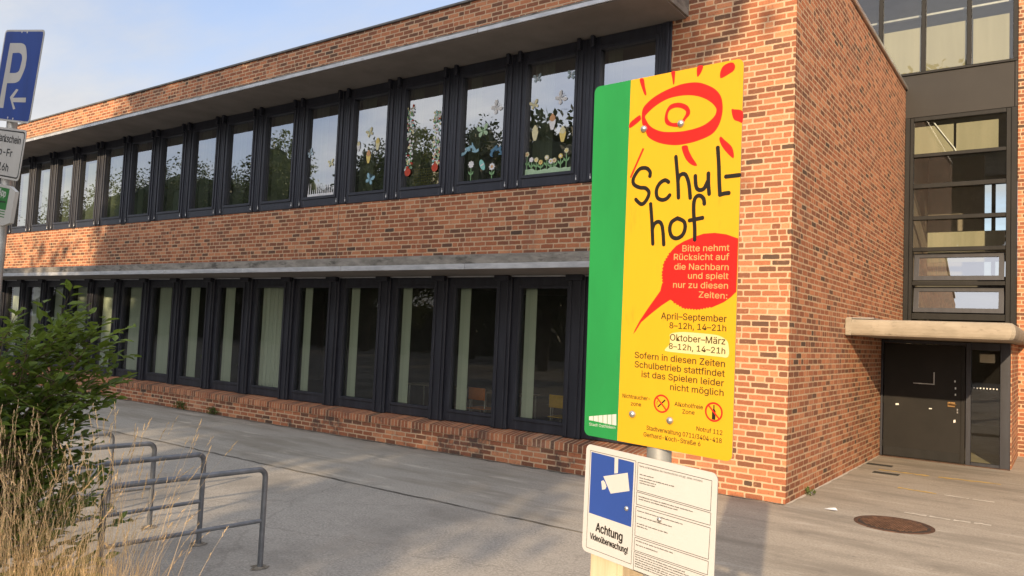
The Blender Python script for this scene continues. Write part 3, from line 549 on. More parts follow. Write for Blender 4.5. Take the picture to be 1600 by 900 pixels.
# ================================================================== SCHOOL BUILDING (long wing)
school = empty('school_building', (0, 0, 0), 'long two storey red brick school wing with strips of dark framed windows', 'building')
def part(name, mb, m, parent=school): return make(name, mb, m, parent)
XL = -30.0
w = MB()
w.box(-1.82, 0, 0, 0.36, -0.2, 8.05)                       # pier at the corner
w.box(-0.36, 0, 0.36, 8.80, -0.2, 8.05)                    # side wall
w.box(XL, -1.82, 0, 0.36, 3.10, 4.54)                      # band between the floors
w.box(XL, -1.82, 0, 0.36, 6.93, 8.05)                      # parapet
w.box(XL, XL+0.36, 0.36, 8.8, -0.2, 8.05)
w.box(XL+0.36, -0.36, 8.44, 8.8, -0.2, 8.05)
part('brick_wall', w, 'brick')
pl = MB(); pl.box(XL, -1.83, -0.30, 0.30, -0.2, 0.335)
part('plinth', pl, 'brick_plinth')
rl = MB()
rl.add([(XL, -0.315, 0.335), (-1.83, -0.315, 0.335), (-1.83, -0.315, 0.452), (XL, -0.315, 0.452), (XL, 0.05, 0.335), (-1.83, 0.05, 0.335), (-1.83, 0.05, 0.505), (XL, 0.05, 0.505)],
       [(0, 1, 2, 3), (3, 2, 6, 7), (1, 5, 6, 2), (0, 3, 7, 4), (4, 5, 1, 0)])
o = part('sill_course', rl, 'rowlock')
ul = o.data.uv_layers['UVMap']
for p in o.data.polygons:                                  # upright bricks on the front and on the sloping top
    for li in p.loop_indices:
        x, y, z = o.data.vertices[o.data.loops[li].vertex_index].co
        ul.data[li].uv = (x, 0.03+(z-0.335)*1.1) if abs(p.normal.y) > .7 else (x, 0.05+(y+0.315)*0.55)
# roof, eave, parapet edge
rf = MB(); rf.box(XL+.36, -0.36, 0.36, 8.44, 7.55, 7.7)
part('roof', rf, 'dark_cap')
ev = MB()
def wedge(mb, x0, x1, y0, z_soff, tf, tb, yb):
    mb.add([(x0, y0, z_soff), (x1, y0, z_soff), (x1, y0, z_soff+tf), (x0, y0, z_soff+tf), (x0, yb, z_soff), (x1, yb, z_soff), (x1, yb, z_soff+tb), (x0, yb, z_soff+tb)],
           [(0, 1, 2, 3), (3, 2, 6, 7), (1, 5, 6, 2), (0, 3, 7, 4), (4, 5, 1, 0)])
wedge(ev, XL, -1.57, -1.06, 6.905, 0.10, 0.30, 0.0)
eave = part('eave', ev, 'concrete_edge')
sf = MB(); sf.box(XL, -1.60, -1.05, 0.10, 6.885, 6.902)
make('soffit', sf, 'soffit', eave)
tr = MB()
for i in range(9):
    x1 = -1.56-i*3.15; tr.bev(x1-3.14, x1, -1.085, -1.062, 6.895, 6.962, 0.004)
make('drip_edge', tr, 'metal_trim', eave)
cp = MB()
for i in range(9):
    x1 = -0.0-i*3.3; cp.bev(max(XL, x1-3.294), x1, -0.035, 0.40, 8.053, 8.095, 0.004)
part('parapet_cap', cp, 'dark_cap')
fl = MB()
for i in range(4):
    y0 = 0.405+i*2.1; fl.bev(-0.40, 0.045, y0, y0+2.094, 8.053, 8.125, 0.006)
part('flashing', fl, 'flashing')
# lower canopy
cn = MB(); wedge(cn, XL, -1.84, -1.15, 3.085, 0.20, 0.36, 0.0)
canopy = part('ledge', cn, 'concrete_edge')
cs = MB(); cs.box(XL, -1.86, -1.14, 0.02, 3.062, 3.082)
make('soffit', cs, 'soffit', canopy)
ct = MB()
for i in range(10):
    x1 = -1.83-i*2.85; ct.bev(x1-2.84, x1, -1.172, -1.153, 3.066, 3.150, 0.004)
make('drip_edge', ct, 'metal_trim', canopy)
# interior floors, ceilings and room walls
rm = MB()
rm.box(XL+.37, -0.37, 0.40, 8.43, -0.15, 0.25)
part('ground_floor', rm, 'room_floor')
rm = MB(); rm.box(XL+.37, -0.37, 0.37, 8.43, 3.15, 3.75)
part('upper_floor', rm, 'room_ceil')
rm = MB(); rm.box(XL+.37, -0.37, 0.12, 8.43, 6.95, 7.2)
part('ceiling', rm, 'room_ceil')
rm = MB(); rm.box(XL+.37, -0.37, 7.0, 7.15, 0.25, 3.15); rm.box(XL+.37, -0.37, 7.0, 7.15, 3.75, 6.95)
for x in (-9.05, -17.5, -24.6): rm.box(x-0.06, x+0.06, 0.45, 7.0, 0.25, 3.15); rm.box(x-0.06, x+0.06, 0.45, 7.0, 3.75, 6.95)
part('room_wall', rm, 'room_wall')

mj = MB(); mj.box(-8.985, -8.972, -0.003, 0.001, 3.11, 4.538); part('movement_joint', mj, 'joint')

# ---- windows: one of each kind is built, the rest are copies
PITCHX = 1.413
def frame_rect(mb, x0, x1, z0, z1, y0, y1, wl, wr, wb, wt, b=0.006):
    mb.bev(x0, x0+wl, y0, y1, z0, z1, b); mb.bev(x1-wr, x1, y0, y1, z0, z1, b)
    mb.bev(x0+wl, x1-wr, y0+.002, y1-.002, z0, z0+wb, b); mb.bev(x0+wl, x1-wr, y0+.002, y1-.002, z1-wt, z1, b)
def quad(mb, x0, x1, y, z0, z1): mb.add([(x0, y, z0), (x1, y, z0), (x1, y, z1), (x0, y, z1)], [(0, 1, 2, 3)])
# upper window: local x = 0 at the right edge of its glass
uw = MB()
frame_rect(uw, -1.045, 0.085, 4.545, 6.880, -0.015, 0.085, .085, .085, .215, .22)
frame_rect(uw, -1.00, 0.04, 4.70, 6.72, -0.035, -0.005, .045, .045, .055, .06, .004)
up_frame = make('window', uw, 'frame', school, rel=(0, 0, 0))
pg = MB(); quad(pg, -0.965, 0.005, 0.045, 4.75, 6.665)
up_pane = make('pane', pg, 'glass_up', up_frame, rel=(0, 0, 0))
up_latch = []
for x in (-1.055, 0.095):
    la = MB(); la.bev(x-.007, x+.007, -0.050, -0.036, 4.588, 4.630, .002); la.tube([(x, -.044, 4.62), (x, -.044, 4.67)], .003, 6)
    up_latch.append(make('latch', la, 'paper_white', up_frame, rel=(0, 0, 0)))
def blind_mb(x0, x1, z0, z1, y):
    mb = MB(); n = 14; vs = []
    for i in range(n+1):
        x = x0+(x1-x0)*i/n; yy = y+(0.012 if i % 2 else -0.012)
        vs += [(x, yy, z0), (x, yy, z1)]
    mb.add(vs, [(2*i, 2*i+2, 2*i+3, 2*i+1) for i in range(n)]); return mb
up_blinds = [make('blind', blind_mb(-0.93, -0.93+wd, 4.70, 6.72, 0.20), 'blind', up_frame, rel=(0, 0, 0)) for wd in (0.26, 0.40, 0.62)]
# upper post between two windows, local x = 0 at its centre
up = MB()
up.bev(-0.145, 0.145, -0.01, 0.14, 4.548, 6.882, .006)
for x in (-0.105, 0.105): up.bev(x-0.020, x+0.020, -0.034, -0.012, 4.56, 6.878, .004)
for x in (-0.035, 0.035): up.bev(x-0.012, x+0.012, -0.020, -0.0115, 4.56, 6.878, .003)
for x in (-0.125, 0.125): up.bev(x-0.028, x+0.028, -0.13, -0.055, 6.70, 6.880, .006)
up_post = make('window_post', up, 'frame', school, rel=(0, 0, 0))
# lower window
lw = MB()
frame_rect(lw, -1.085, 0.035, 0.51, 3.035, -0.005, 0.085, .16, .035, .205, .185)
frame_rect(lw, -0.985, 0.012, 0.665, 2.90, -0.028, -0.004, .055, .02, .05, .055, .004)
low_frame = make('window', lw, 'frame_low', school, rel=(0, 0, 0))
pg = MB(); quad(pg, -0.935, 0.005, 0.045, 0.71, 2.855)
low_pane = make('pane', pg, 'glass_low', low_frame, rel=(0, 0, 0))
low_blinds = [make('blind', blind_mb(x0, x0+wd, 0.62, 2.95, 0.17), 'blind', low_frame, rel=(0, 0, 0)) for x0, wd in ((-0.93, 0.23), (-0.92, 0.36), (-0.88, 0.52), (-0.93, 0.93))]
lp = MB()
lp.bev(-0.155, 0.155, -0.06, 0.14, 0.50, 3.05, .008)
for x in (-0.085, 0.085): lp.bev(x-0.012, x+0.012, -0.082, -0.062, 0.52, 3.03, .004)
lp.bev(-0.15, 0.15, -0.16, -0.085, 2.97, 3.058, .006)
low_post = make('window_post', lp, 'frame_low', school, rel=(0, 0, 0))
st = MB(); st.bev(-1.09, 0.02, -0.06, -0.02, 3.038, 3.060, .003)
low_strip = make('light_gap_strip', st, 'metal_trim', school, rel=(0, 0, 0))  # pale bar put in for the line of light at the window head
NW = 20
upb = [0, 1, 0, 0, 1, 1, 2, 1, 1, 2, 0, 2, 2, 1, 2, 1, 2, 2, 1, 2]
lwb = [0, 0, 0, 0, 0, 0, 3, 1, 1, 2, 2, 2, 3, 2, 3, 3, 3, 3, 3, 3]
first = True
for i in range(NW):
    xr = -2.07-PITCHX*i
    if xr-1.1 < XL: break
    if i == 0: f = up_frame; f.location = (xr, 0, 0); pn = up_pane
    else: f = ref(up_frame, school, (xr, 0, 0)); ref(up_pane, f); [ref(l_, f) for l_ in up_latch]
    ref(up_blinds[upb[i]], f)
    if i == 0: up_post.location = (xr-0.96-0.23, 0, 0)
    else: ref(up_post, school, (xr-0.96-0.23, 0, 0))
    xr = -3.465-PITCHX*(i-1)
    if i == 0: f = low_frame; f.location = (xr, 0, 0)
    else: f = ref(low_frame, school, (xr, 0, 0)); ref(low_pane, f)
    ref(low_blinds[lwb[i]], f)
    if i == 0: low_post.location = (xr-1.235, 0, 0); low_strip.location = (xr, 0, 0)
    else: ref(low_post, school, (xr-1.235, 0, 0)); ref(low_strip, school, (xr, 0, 0))
for b in up_blinds+low_blinds: bpy.data.objects.remove(b)
# end jamb of the upper strip beside the pier
ej = MB(); ej.bev(-1.982, -1.822, -0.02, 0.14, 4.548, 6.882, .006); ej.bev(-1.90, -1.86, -0.05, -0.022, 4.56, 6.87, .004)
part('window_jamb', ej, 'frame')
el = MB(); el.bev(-2.015, -1.822, -0.02, 0.14, 0.50, 3.05, .006)
part('window_jamb', el, 'frame_low')

# ================================================================== STAIRWELL BUILDING (right)
stair = empty('stairwell_building', (1.1, 8.8, 0), 'glazed brick stairwell block with grey frames, set back beside the brick side wall', 'building')
sp_ = lambda name, mb, m, parent=stair: make(name, mb, m, parent)
YS = 8.80
w = MB()
w.box(2.16, 9.5, YS+0.02, 9.2, -0.2, 13.0)                 # sunlit wall on the right
w.box(2.075, 2.19, 6.46, YS+0.02, -0.2, 2.30)              # side of the porch
w.box(9.14, 9.5, 9.2, 16, -0.2, 13.0)
w.box(-6.0, -5.64, YS+.1, 16, 8.0, 13.0)
sp_('brick_wall', w, 'brick')
w = MB(); w.box(-6, 9.5, 16, 16.3, -0.2, 3.9); w.box(-6, 0.0, 16, 16.3, 3.9, 13.0); w.box(3.9, 9.5, 16, 16.3, 3.9, 13.0); w.box(0, 3.9, 16, 16.3, 7.2, 13)
w.box(-0.35, -0.05, 8.85, 16, -0.2, 8.3); w.box(3.9, 4.1, 9.2, 16, -0.2, 13); w.box(-0.05, 1.25, 12.9, 13.1, 3.95, 7.3)
sp_('hall_wall', w, 'hall_wall')
w = MB(); w.box(-6, 9.5, YS, 16.3, 13.0, 13.3); w.box(-5.6, 3.9, 9.0, 16, 11.0, 11.2)
sp_('roof', w, 'room_ceil')
w = MB(); w.box(-0.05, 3.9, 8.95, 16, 7.35, 7.65); w.box(-0.05, 3.9, 11.2, 16, 3.7, 3.95)
sp_('landing', w, 'room_wall')
w = MB(); w.box(0.0, 2.07, 6.40, 16, -0.1, 0.012)
sp_('hall_floor', w, 'hall_floor')
w = MB(); w.box(0.25, 1.93, 10.55, 10.6, 4.25, 4.98)
sp_('landing_panel', w, 'beige_panel')
# spandrel and upper glazing
w = MB(); w.bev(-5.6, 2.10, YS-0.03, YS+0.08, 7.385, 8.375, .008)
w.bev(2.105, 2.155, YS-0.045, YS+0.08, 7.385, 8.39, .006)
sp_('spandrel_panel', w, 'spandrel')
ug = MB()
ug.bev(-5.6, 2.155, YS-0.06, YS+0.08, 8.378, 8.435, .006)
for x in (-4.15, -3.25, -2.35, -1.45, -0.55, 0.345, 1.245): ug.bev(x-0.045, x+0.045, YS-0.05, YS+0.08, 8.437, 11.4, .006)
ug.bev(2.065, 2.155, YS-0.05, YS+0.08, 8.437, 11.4, .006); ug.bev(-5.6, 2.155, YS-0.04, YS+0.078, 11.4, 11.6, .006)
ugf = sp_('upper_window', ug, 'grey_frame')
pg = MB()
for x0, x1 in ((-4.105, -3.295), (-3.205, -2.395), (-2.305, -1.495), (-1.405, -0.595), (-0.505, 0.30), (0.39, 1.20), (1.29, 2.065)): quad(pg, x0, x1, YS+0.01, 8.435, 11.4)
make('pane', pg, 'glass_stair', ugf)
for x0, x1, zt in ((-1.40, -0.60, 9.52), (-0.50, 0.30, 9.52), (0.39, 1.19, 9.50), (1.31, 1.99, 9.50)):
    bl = MB(); bl.bev(x0, x1, YS+0.10, YS+0.112, 8.45, zt, .002)
    make('blind', bl, 'cream_blind', ugf)
bt = MB(); bt.bev(-1.45, 2.03, YS+0.3, YS+0.4, 9.84, 9.90, .01)
make('blind_rail', bt, 'sheet_back', ugf)
# lower glazing with six transoms and two tilted vents
lg = MB()
x0, x1 = 0.005, 2.155
lg.bev(x0, x0+0.10, YS-0.06, YS+0.08, 2.66, 7.382, .006); lg.bev(x0+0.101, x0+0.175, YS-0.03, YS+0.078, 2.66, 7.38, .006)
lg.bev(x1-0.11, x1, YS-0.06, YS+0.08, 2.66, 7.382, .006); lg.bev(x1-0.20, x1-0.111, YS-0.03, YS+0.078, 2.66, 7.38, .006)
for z, h in ((7.29, .09), (6.46, .08), (5.75, .10), (5.03, .09), (4.32, .09), (3.56, .09), (2.80, .14)):
    lg.bev(x0+0.176, x1-0.201, YS-0.04, YS+0.076, z, z+h, .006)
lgf = sp_('stair_window', lg, 'grey_frame')
pg = MB()
for z0, z1 in ((6.54, 7.29), (5.85, 6.46), (5.12, 5.75), (4.41, 5.03)): quad(pg, x0+.176, x1-.201, YS+0.02, z0, z1)
make('pane', pg, 'glass_stair', lgf)
for z0, z1 in ((3.66, 4.31), (2.95, 3.55)):
    a = math.radians(13); v = MB(); h = z1-z0-0.02; bx0, bx1 = x0+.20, x1-.225
    def tl(x, d, t): return (x, YS-0.02+t*math.sin(a)+d*math.cos(a), z0+0.015+t*math.cos(a)-d*math.sin(a))
    def tb(xa, xb, ta, tb_): v.add([tl(xa, 0, ta), tl(xb, 0, ta), tl(xb, .05, ta), tl(xa, .05, ta), tl(xa, 0, tb_), tl(xb, 0, tb_), tl(xb, .05, tb_), tl(xa, .05, tb_)],
                                    [(3, 2, 1, 0), (4, 5, 6, 7), (0, 1, 5, 4), (1, 2, 6, 5), (2, 3, 7, 6), (3, 0, 4, 7)])
    tb(bx0, bx1, 0, .10); tb(bx0, bx1, h-.10, h); tb(bx0, bx0+.10, .10, h-.10); tb(bx1-.10, bx1, .10, h-.10)
    vent = make('tilted_vent', v, 'frame_low', lgf)
    gp = MB(); gp.add([tl(bx0+.10, .02, .10), tl(bx1-.10, .02, .10), tl(bx1-.10, .02, h-.10), tl(bx0+.10, .02, h-.10)], [(0, 1, 2, 3)])
    o = make('vent_pane', gp, 'glass_up', lgf)
for x0_, x1_ in ((0.15, 0.95), (1.0, 1.8)):
    bl = MB(); bl.bev(x0_, x1_, YS+0.14, YS+0.152, 6.565, 7.20, .002); make('blind', bl, 'cream_blind', lgf)
rd = MB(); rd.tube([(0.55, YS+0.10, 7.28), (0.98, YS+0.10, 6.62)], 0.014, 8); rd.tube([(0.98, YS+0.10, 6.62), (1.02, YS+.1, 6.5)], 0.02, 8)
make('opening_rod', rd, 'paper_white', lgf)
hr = MB(); hr.tube([(0.2, 12.2, 5.55), (3.6, 12.2, 5.55)], 0.03, 8); hr.tube([(0.2, 15.9, 5.2), (3.8, 15.9, 5.2)], 0.05, 8)
for x in (1.26, 2.6): hr.bev(x-.05, x+.05, 15.9, 16.05, 3.9, 7.2, .006)
sp_('rear_window', hr, 'grey_frame')
# entrance: canopy, door, sidelight
cb = MB()
prof = []
for k in range(9):
    a = -PI/2+PI*k/8; prof.append((3.265-0.075*math.cos(a)**.7, 2.445+0.135*math.sin(a)))
# outline of the slab at each profile height: rounded nose at the front and on the right end
layers = []
for y, z in prof:
    ins = (y-3.19)*1.2
    layers.append([(0.003, y, z), (2.39-ins*1.0-0.05, y, z), (2.39-ins, y+0.05, z), (2.39-ins, YS-0.07, z), (0.003, YS-0.07, z)])
vs = [p for L in layers for p in L]; nL = 5; fs = []
for i in range(len(layers)-1):
    for k in range(nL): fs.append((i*nL+k, i*nL+(k+1) % nL, (i+1)*nL+(k+1) % nL, (i+1)*nL+k))
cb.add(vs, fs, False); cb.add(layers[0], [(4, 3, 2, 1, 0)]); cb.add(layers[-1], [(0, 1, 2, 3, 4)])
cb.bev(0.003, 0.10, 3.185, 3.24, 2.31, 2.60, .01)
sp_('entrance_canopy', cb, 'canopy')
zc_ = MB(); zc_.bev(0.003, 0.42, 3.30, 5.2, 2.592, 2.612, .004)
sp_('canopy_flashing', zc_, 'flashing')
YD = 6.36
ef = MB()
ef.bev(0.004, 0.045, YD-0.03, YD+0.08, 0.0, 2.298, .004); ef.bev(1.47, 1.555, YD-0.03, YD+0.08, 0.0, 2.298, .005)
ef.bev(2.015, 2.175, YD-0.03, YD+0.095, 0.0, 2.298, .006); ef.bev(0.046, 1.469, YD-0.02, YD+0.07, 2.235, 2.297, .004); ef.bev(1.556, 2.014, YD-0.02, YD+0.07, 2.16, 2.297, .004)
ef.bev(1.556, 2.014, YD-0.025, YD+0.07, 0.0, 0.07, .004)
sp_('door_frame', ef, 'frame_low')
dr = MB(); dr.bev(0.055, 1.46, YD-0.012, YD+0.05, 0.018, 2.228, .006); dr.bev(1.385, 1.40, YD-0.022, YD-0.013, 0.03, 2.22, .003)
door = sp_('entrance_door', dr, 'door')
hd = MB(); hd.bev(1.17, 1.30, YD-0.028, YD-0.0125, 1.06, 1.16, .006); hd.tube([(1.2, YD-.03, 1.12), (1.2, YD-.075, 1.12), (1.32, YD-.075, 1.11)], .012, 8)
make('handle', hd, 'bronze', door)
hg = MB()
for z in (.25, 1.1, 1.95): hg.tube([(.05, YD-.03, z-.06), (.05, YD-.03, z+.06)], .011, 8)
make('hinge', hg, 'grey_frame', door)
kp_ = MB(); kp_.bev(.07, 1.37, YD-.0165, YD-.0125, .03, .20, .002); make('kick_plate', kp_, 'grey_frame', door)
lk = MB()
for x, z in ((1.335, 0.97), (1.335, 1.02), (1.30, 1.42), (1.29, 1.55), (1.3, 1.30)): lk.bev(x-.012, x+.012, YD-.022, YD-.013, z-.02, z+.02, .004)
make('lock', lk, 'steel', door)
ol = MB()
ol.bev(0.58, 0.95, YD-.017, YD-.0125, 1.46, 1.478, .002); ol.bev(0.93, 0.948, YD-.018, YD-.0125, 1.48, 1.70, .002)
make('sign_trace', ol, 'sheet_edge', door)
sk = MB()
for x, z, a, b in ((0.305, 1.035, .06, .04), (0.885, 1.00, .055, .022), (1.29, 0.80, .035, .06)):
    sk.add([(x-a/2, YD-.0135, z-b/2), (x+a/2, YD-.0135, z-b*.3), (x+a*.4, YD-.0135, z+b/2), (x-a/2, YD-.0135, z+b*.35)], [(0, 1, 2, 3)])
make('sticker', sk, 'white_mark', door)
sl = MB(); quad(sl, 1.556, 2.014, YD+0.02, 0.07, 2.16)
side = sp_('sidelight', sl, 'glass_stair')
nb = MB(); nb.bev(1.69, 1.93, YD+.012, YD+.0185, 1.93, 2.09, .002)
make('notice', nb, 'cream_blind', side)
dt = MB()
for k in range(8): x = 1.60+k*0.052; dt.box(x-.011, x+.011, YD+.0165, YD+.0185, 1.44, 1.465)
make('safety_dots', dt, 'white_mark', side)
th = MB(); th.bev(0.0, 2.18, YD-0.10, YD-0.035, -0.02, 0.016, .004)
sp_('threshold', th, 'rust')

# ================================================================== ENTRANCE GROUND FITTINGS
mh = empty('manhole_cover', (1.32, -0.14, 0.004), 'round rusty manhole cover in the concrete forecourt', 'manhole cover')
b = MB(); b.lathe([(0.44, 0.0), (0.44, 0.011), (0.40, 0.012), (0.395, 0.006)], (1.32, -0.14, 0.0), 48); make('ring', b, 'rust', mh)
b = MB(); b.lathe([(0.393, 0.004), (0.393, 0.010), (0.0, 0.010)], (1.32, -0.14, 0.0), 48, smooth=False)
for i in range(-9, 10):
    for j in range(-9, 10):
        x, y = i*0.041+(0.02 if j % 2 else 0), j*0.041
        if math.hypot(x, y) < 0.36: b.box(1.32+x-.012, 1.32+x+.012, -0.14+y-.012, -0.14+y+.012, 0.0105, 0.022, mi=1)
make('lid', b, ['rust_dark', 'rust'], mh)
for (x0, x1, y), lab in zip(((0.05, 0.47, 4.90), (0.33, 0.73, 3.95)), ('dark slotted drain grate nearest the dark entrance door', 'dark slotted drain grate in the forecourt, the one farther from the entrance door')):
    b = MB(); b.box(x0, x1, y-.09, y-.07, .0045, .012); b.box(x0, x1, y+.07, y+.09, .0045, .012); b.box(x0, x0+.02, y-.069, y+.069, .0045, .012); b.box(x1-.02, x1, y-.069, y+.069, .0045, .012)
    k = x0+.04
    while k < x1-.03: b.box(k, k+.012, y-.069, y+.069, .0045, .0115); k += .03
    b.add([(x0, y-.09, .0055), (x1, y-.09, .0055), (x1, y+.09, .0055), (x0, y+.09, .0055)], [(0, 1, 2, 3)])
    tag(make('drain_grate', b, 'grate'), lab, 'drain', 'drains before the entrance')
b = MB(); b.add([(0.46, 0.10, .012), (0.60, 0.06, .02), (0.62, 0.15, .010), (0.50, 0.19, .016)], [(0, 1, 2, 3)]); b.add([(0.50, 0.19, .016), (0.62, 0.15, .010), (0.58, .2, .03)], [(0, 1, 2)])
tag(make('paper_scrap', b, 'paper_white'), 'crumpled white paper scrap on the forecourt near the brick corner', 'litter')

# ================================================================== CLASSROOM FURNITURE behind the lower windows
def chair(x, y, rz, colour, label):
    r = empty('school_chair', (x, y, 0.25), label, 'chair', 'chairs in the ground floor classroom'); r.rotation_euler = (0, 0, rz)
    O = (0, 0, 0)
    s_ = MB(); s_.bev(-.20, .20, -.20, .20, .43, .45, .006); make('seat', s_, colour, r, rel=O)
    s_ = MB(); s_.bev(-.19, .19, .17, .19, .60, .82, .008); make('backrest', s_, colour, r, rel=O)
    for sx in (-.17, .17):
        s_ = MB(); s_.tube([(sx, -.17, .43), (sx, -.19, 0)], .012, 6); make('leg', s_, 'steel', r, rel=O)
        s_ = MB(); s_.tube([(sx, .16, .80), (sx, .15, .43), (sx, .20, 0)], .012, 6); make('leg', s_, 'steel', r, rel=O)
def table(x, y, label):
    r = empty('school_table', (x, y, 0.25), label, 'table', 'tables in the ground floor classroom'); O = (0, 0, 0)
    s_ = MB(); s_.bev(-.65, .65, -.28, .28, .70, .725, .005); make('tabletop', s_, 'table_top', r, rel=O)
    for sx in (-.58, .58):
        for sy in (-.22, .22): s_ = MB(); s_.tube([(sx, sy, .70), (sx, sy, 0)], .018, 6); make('leg', s_, 'steel', r, rel=O)
table(-5.6, 1.3, 'wooden classroom table with the orange chair pulled up to it')
table(-3.9, 1.5, 'wooden classroom table with the yellow chair pulled up to it')
table(-7.4, 1.5, 'wooden classroom table behind the third ground floor window from the yellow sign')
chair(-5.75, 0.85, PI, 'chair_orange', 'orange school chair seen dimly through a ground floor window')
chair(-4.05, 0.95, PI, 'chair_yellow', 'yellow school chair seen dimly through the window next to the yellow sign')
def pot(x, y, col, label):
    r = empty('potted_plant', (x, y, 0.51), label, 'potted plant', 'pots on the inner window sill')
    b = MB(); b.lathe([(.0, 0), (.07, 0), (.095, .17), (.085, .17), (.08, .14), (0, .14)], (x, y, .51), 16); make('pot', b, col, r)
    b = MB(); rr = random.Random(int(x*100))
    for k in range(46):
        a = rr.uniform(0, 2*PI); h = rr.uniform(.2, .75); d = rr.uniform(.02, .2)
        p = Vector((x+d*math.cos(a), y+.4*d*math.sin(a), .51+h)); t = Vector((rr.uniform(-1, 1), rr.uniform(-1, 1), rr.uniform(-.3, 1))).normalized()*.06; n_ = t.cross(Vector((rr.random(), rr.random(), rr.random()))).normalized()*.022
        b.add([p-t, p+n_, p+t, p-n_], [(0, 1, 2, 3)])
    b.tube([(x, y, .64), (x, y, 1.1)], .008, 5)
    make('foliage', b, 'weed', r)
for i, (k, lab) in enumerate(((7, 'rightmost of the three plants in orange red pots behind the lower windows'), (8, 'middle one of the three plants in orange red pots behind the lower windows'), (10, 'leftmost of the three plants in orange red pots behind the lower windows'))):
    pot(-3.465-PITCHX*(k-1)-0.16, 0.20, 'chair_orange', lab)

# ================================================================== WINDOW DECORATIONS (paper, hung just behind the upper glass)
YB = 0.034
def flat(mb, pts, y=YB, th=0.0015):
    n_ = len(pts); a = sum(pts[i][0]*pts[(i+1) % n_][1]-pts[(i+1) % n_][0]*pts[i][1] for i in range(n_))
    if a < 0: pts = pts[::-1]
    vs = [(p[0], y, p[1]) for p in pts]+[(p[0], y+th, p[1]) for p in pts]
    mb.add(vs, [tuple(range(n_)), tuple(range(2*n_-1, n_-1, -1))]+[((i+1) % n_, i, i+n_, (i+1) % n_+n_) for i in range(n_)])
def rot(pts, c, a, s=1.0):
    return [(c[0]+s*(x*math.cos(a)-z*math.sin(a)), c[1]+s*(x*math.sin(a)+z*math.cos(a))) for x, z in pts]
def disc(c, r, n=14, sx=1.0): return [(c[0]+r*sx*math.cos(2*PI*k/n), c[1]+r*math.sin(2*PI*k/n)) for k in range(n)]
def butterfly(c, s, a, m, m2, label):
    r = empty('paper_butterfly', (c[0], YB, c[1]), label, 'paper butterfly', 'paper butterflies on the upper windows')
    s *= .88
    b = MB()
    for sg in (-1, 1):
        wng = [(sg*x, z) for x, z in ((.03, .02), (.25, .42), (.48, .52), (.56, .36), (.45, .1), (.2, 0))]
        flat(b, rot(wng, c, a, s)); wng = [(sg*x, z) for x, z in ((.03, -.02), (.2, -.02), (.42, -.12), (.44, -.32), (.3, -.44), (.12, -.3))]
        flat(b, rot(wng, c, a, s), YB+.0001)
    make('wings', b, m, r)
    b = MB(); flat(b, rot([(-.03, -.3), (.03, -.3), (.035, .2), (0, .3), (-.035, .2)], c, a, s), YB-.003)
    for sg in (-1, 1): flat(b, rot([(sg*.01, .28), (sg*.14, .55), (sg*.16, .54), (sg*.03, .27)], c, a, s), YB-.003)
    make('body', b, m2, r)
D = DATA_DECOR
butterfly(D['w1_bfly'][0], .22, -.9, 'paper_white', 'paper_white', 'white paper butterfly high in the upper window with the row of paper flowers')
butterfly(D['w1_bfly'][1], .18, .3, 'paper_cream', 'paper_cream', 'pale cream paper butterfly left of the white one in the flower row window')
butterfly(D['w2_bfly'][0], .24, -.9, 'paper_white', 'paper_white', 'white paper butterfly in the upper window with the blue branch shapes')
butterfly(D['w2_bfly'][1], .26, .2, 'paper_green', 'paper_stem', 'pale green paper butterfly in the upper window with the blue branch shapes')
butterfly(D['w4'][0], .20, .4, 'paper_cream', 'paper_green', 'cream paper butterfly above the paper lanterns left of the garland window')
butterfly(D['w4'][4], .24, -.4, 'paper_blue', 'paper_deep', 'blue paper butterfly low in the window left of the garland window')
butterfly(D['w5'][0], .20, .5, 'paper_pale', 'paper_white', 'small pale blue paper butterfly in the window with the white paper grass')
butterfly(D['w5'][2], .18, .2, 'paper_cream', 'paper_green', 'small cream paper butterfly in the window with the white paper grass')
butterfly(D['w1_top'][0], .17, .1, 'paper_pale', 'paper_white', 'pale blue paper butterfly at the top left of the flower row window')
butterfly(D['w1_top'][1], .17, -.2, 'paper_pale', 'paper_white', 'pale blue paper butterfly at the top right of the flower row window')
def lantern(c, h, m, mt, label):
    r = empty('paper_lantern', (c[0], YB, c[1]-h/2), label, 'paper lantern', 'paper lanterns on the upper windows')
    b = MB(); flat(b, [(c[0]-.22*h, c[1]-.1*h), (c[0]-.1*h, c[1]-.5*h), (c[0]+.1*h, c[1]-.5*h), (c[0]+.22*h, c[1]-.1*h), (c[0]+.25*h, c[1]+.15*h), (c[0]-.25*h, c[1]+.15*h)]); make('cone', b, m, r)
    b = MB(); flat(b, disc((c[0], c[1]+.24*h), .21*h), YB-.002); flat(b, disc((c[0], c[1]+.42*h), .1*h), YB-.0035); make('top', b, mt, r)
lantern(D['w1_cone'][0], .26, 'paper_cream', 'paper_cream', 'cream paper lantern, left one of three in the flower row window')
lantern(D['w1_cone'][1], .27, 'paper_white', 'paper_orange', 'white paper lantern with orange top, highest of three in the flower row window')
lantern(D['w1_cone'][2], .26, 'paper_yellow', 'paper_cream', 'yellow paper lantern above the right end of the paper flower row')
lantern(D['w4'][1], .2, 'paper_white', 'paper_cream', 'white paper lantern, left one of three beside the blue paper butterfly')
lantern(D['w4'][2], .24, 'paper_cream', 'paper_yellow', 'cream paper lantern, right one of three above the blue paper butterfly')
lantern(D['w4'][3], .26, 'paper_yellow', 'paper_orange', 'yellow paper lantern with orange top just above the blue paper butterfly')
fr = empty('paper_flower_row', (-3.99, YB, 4.76), 'row of yellow and white paper flowers on a green paper strip along the window bottom', 'paper flowers')
b = MB(); x0, x1 = D['w1_strip'][0][0], D['w1_strip'][1][0]; rr = random.Random(4)
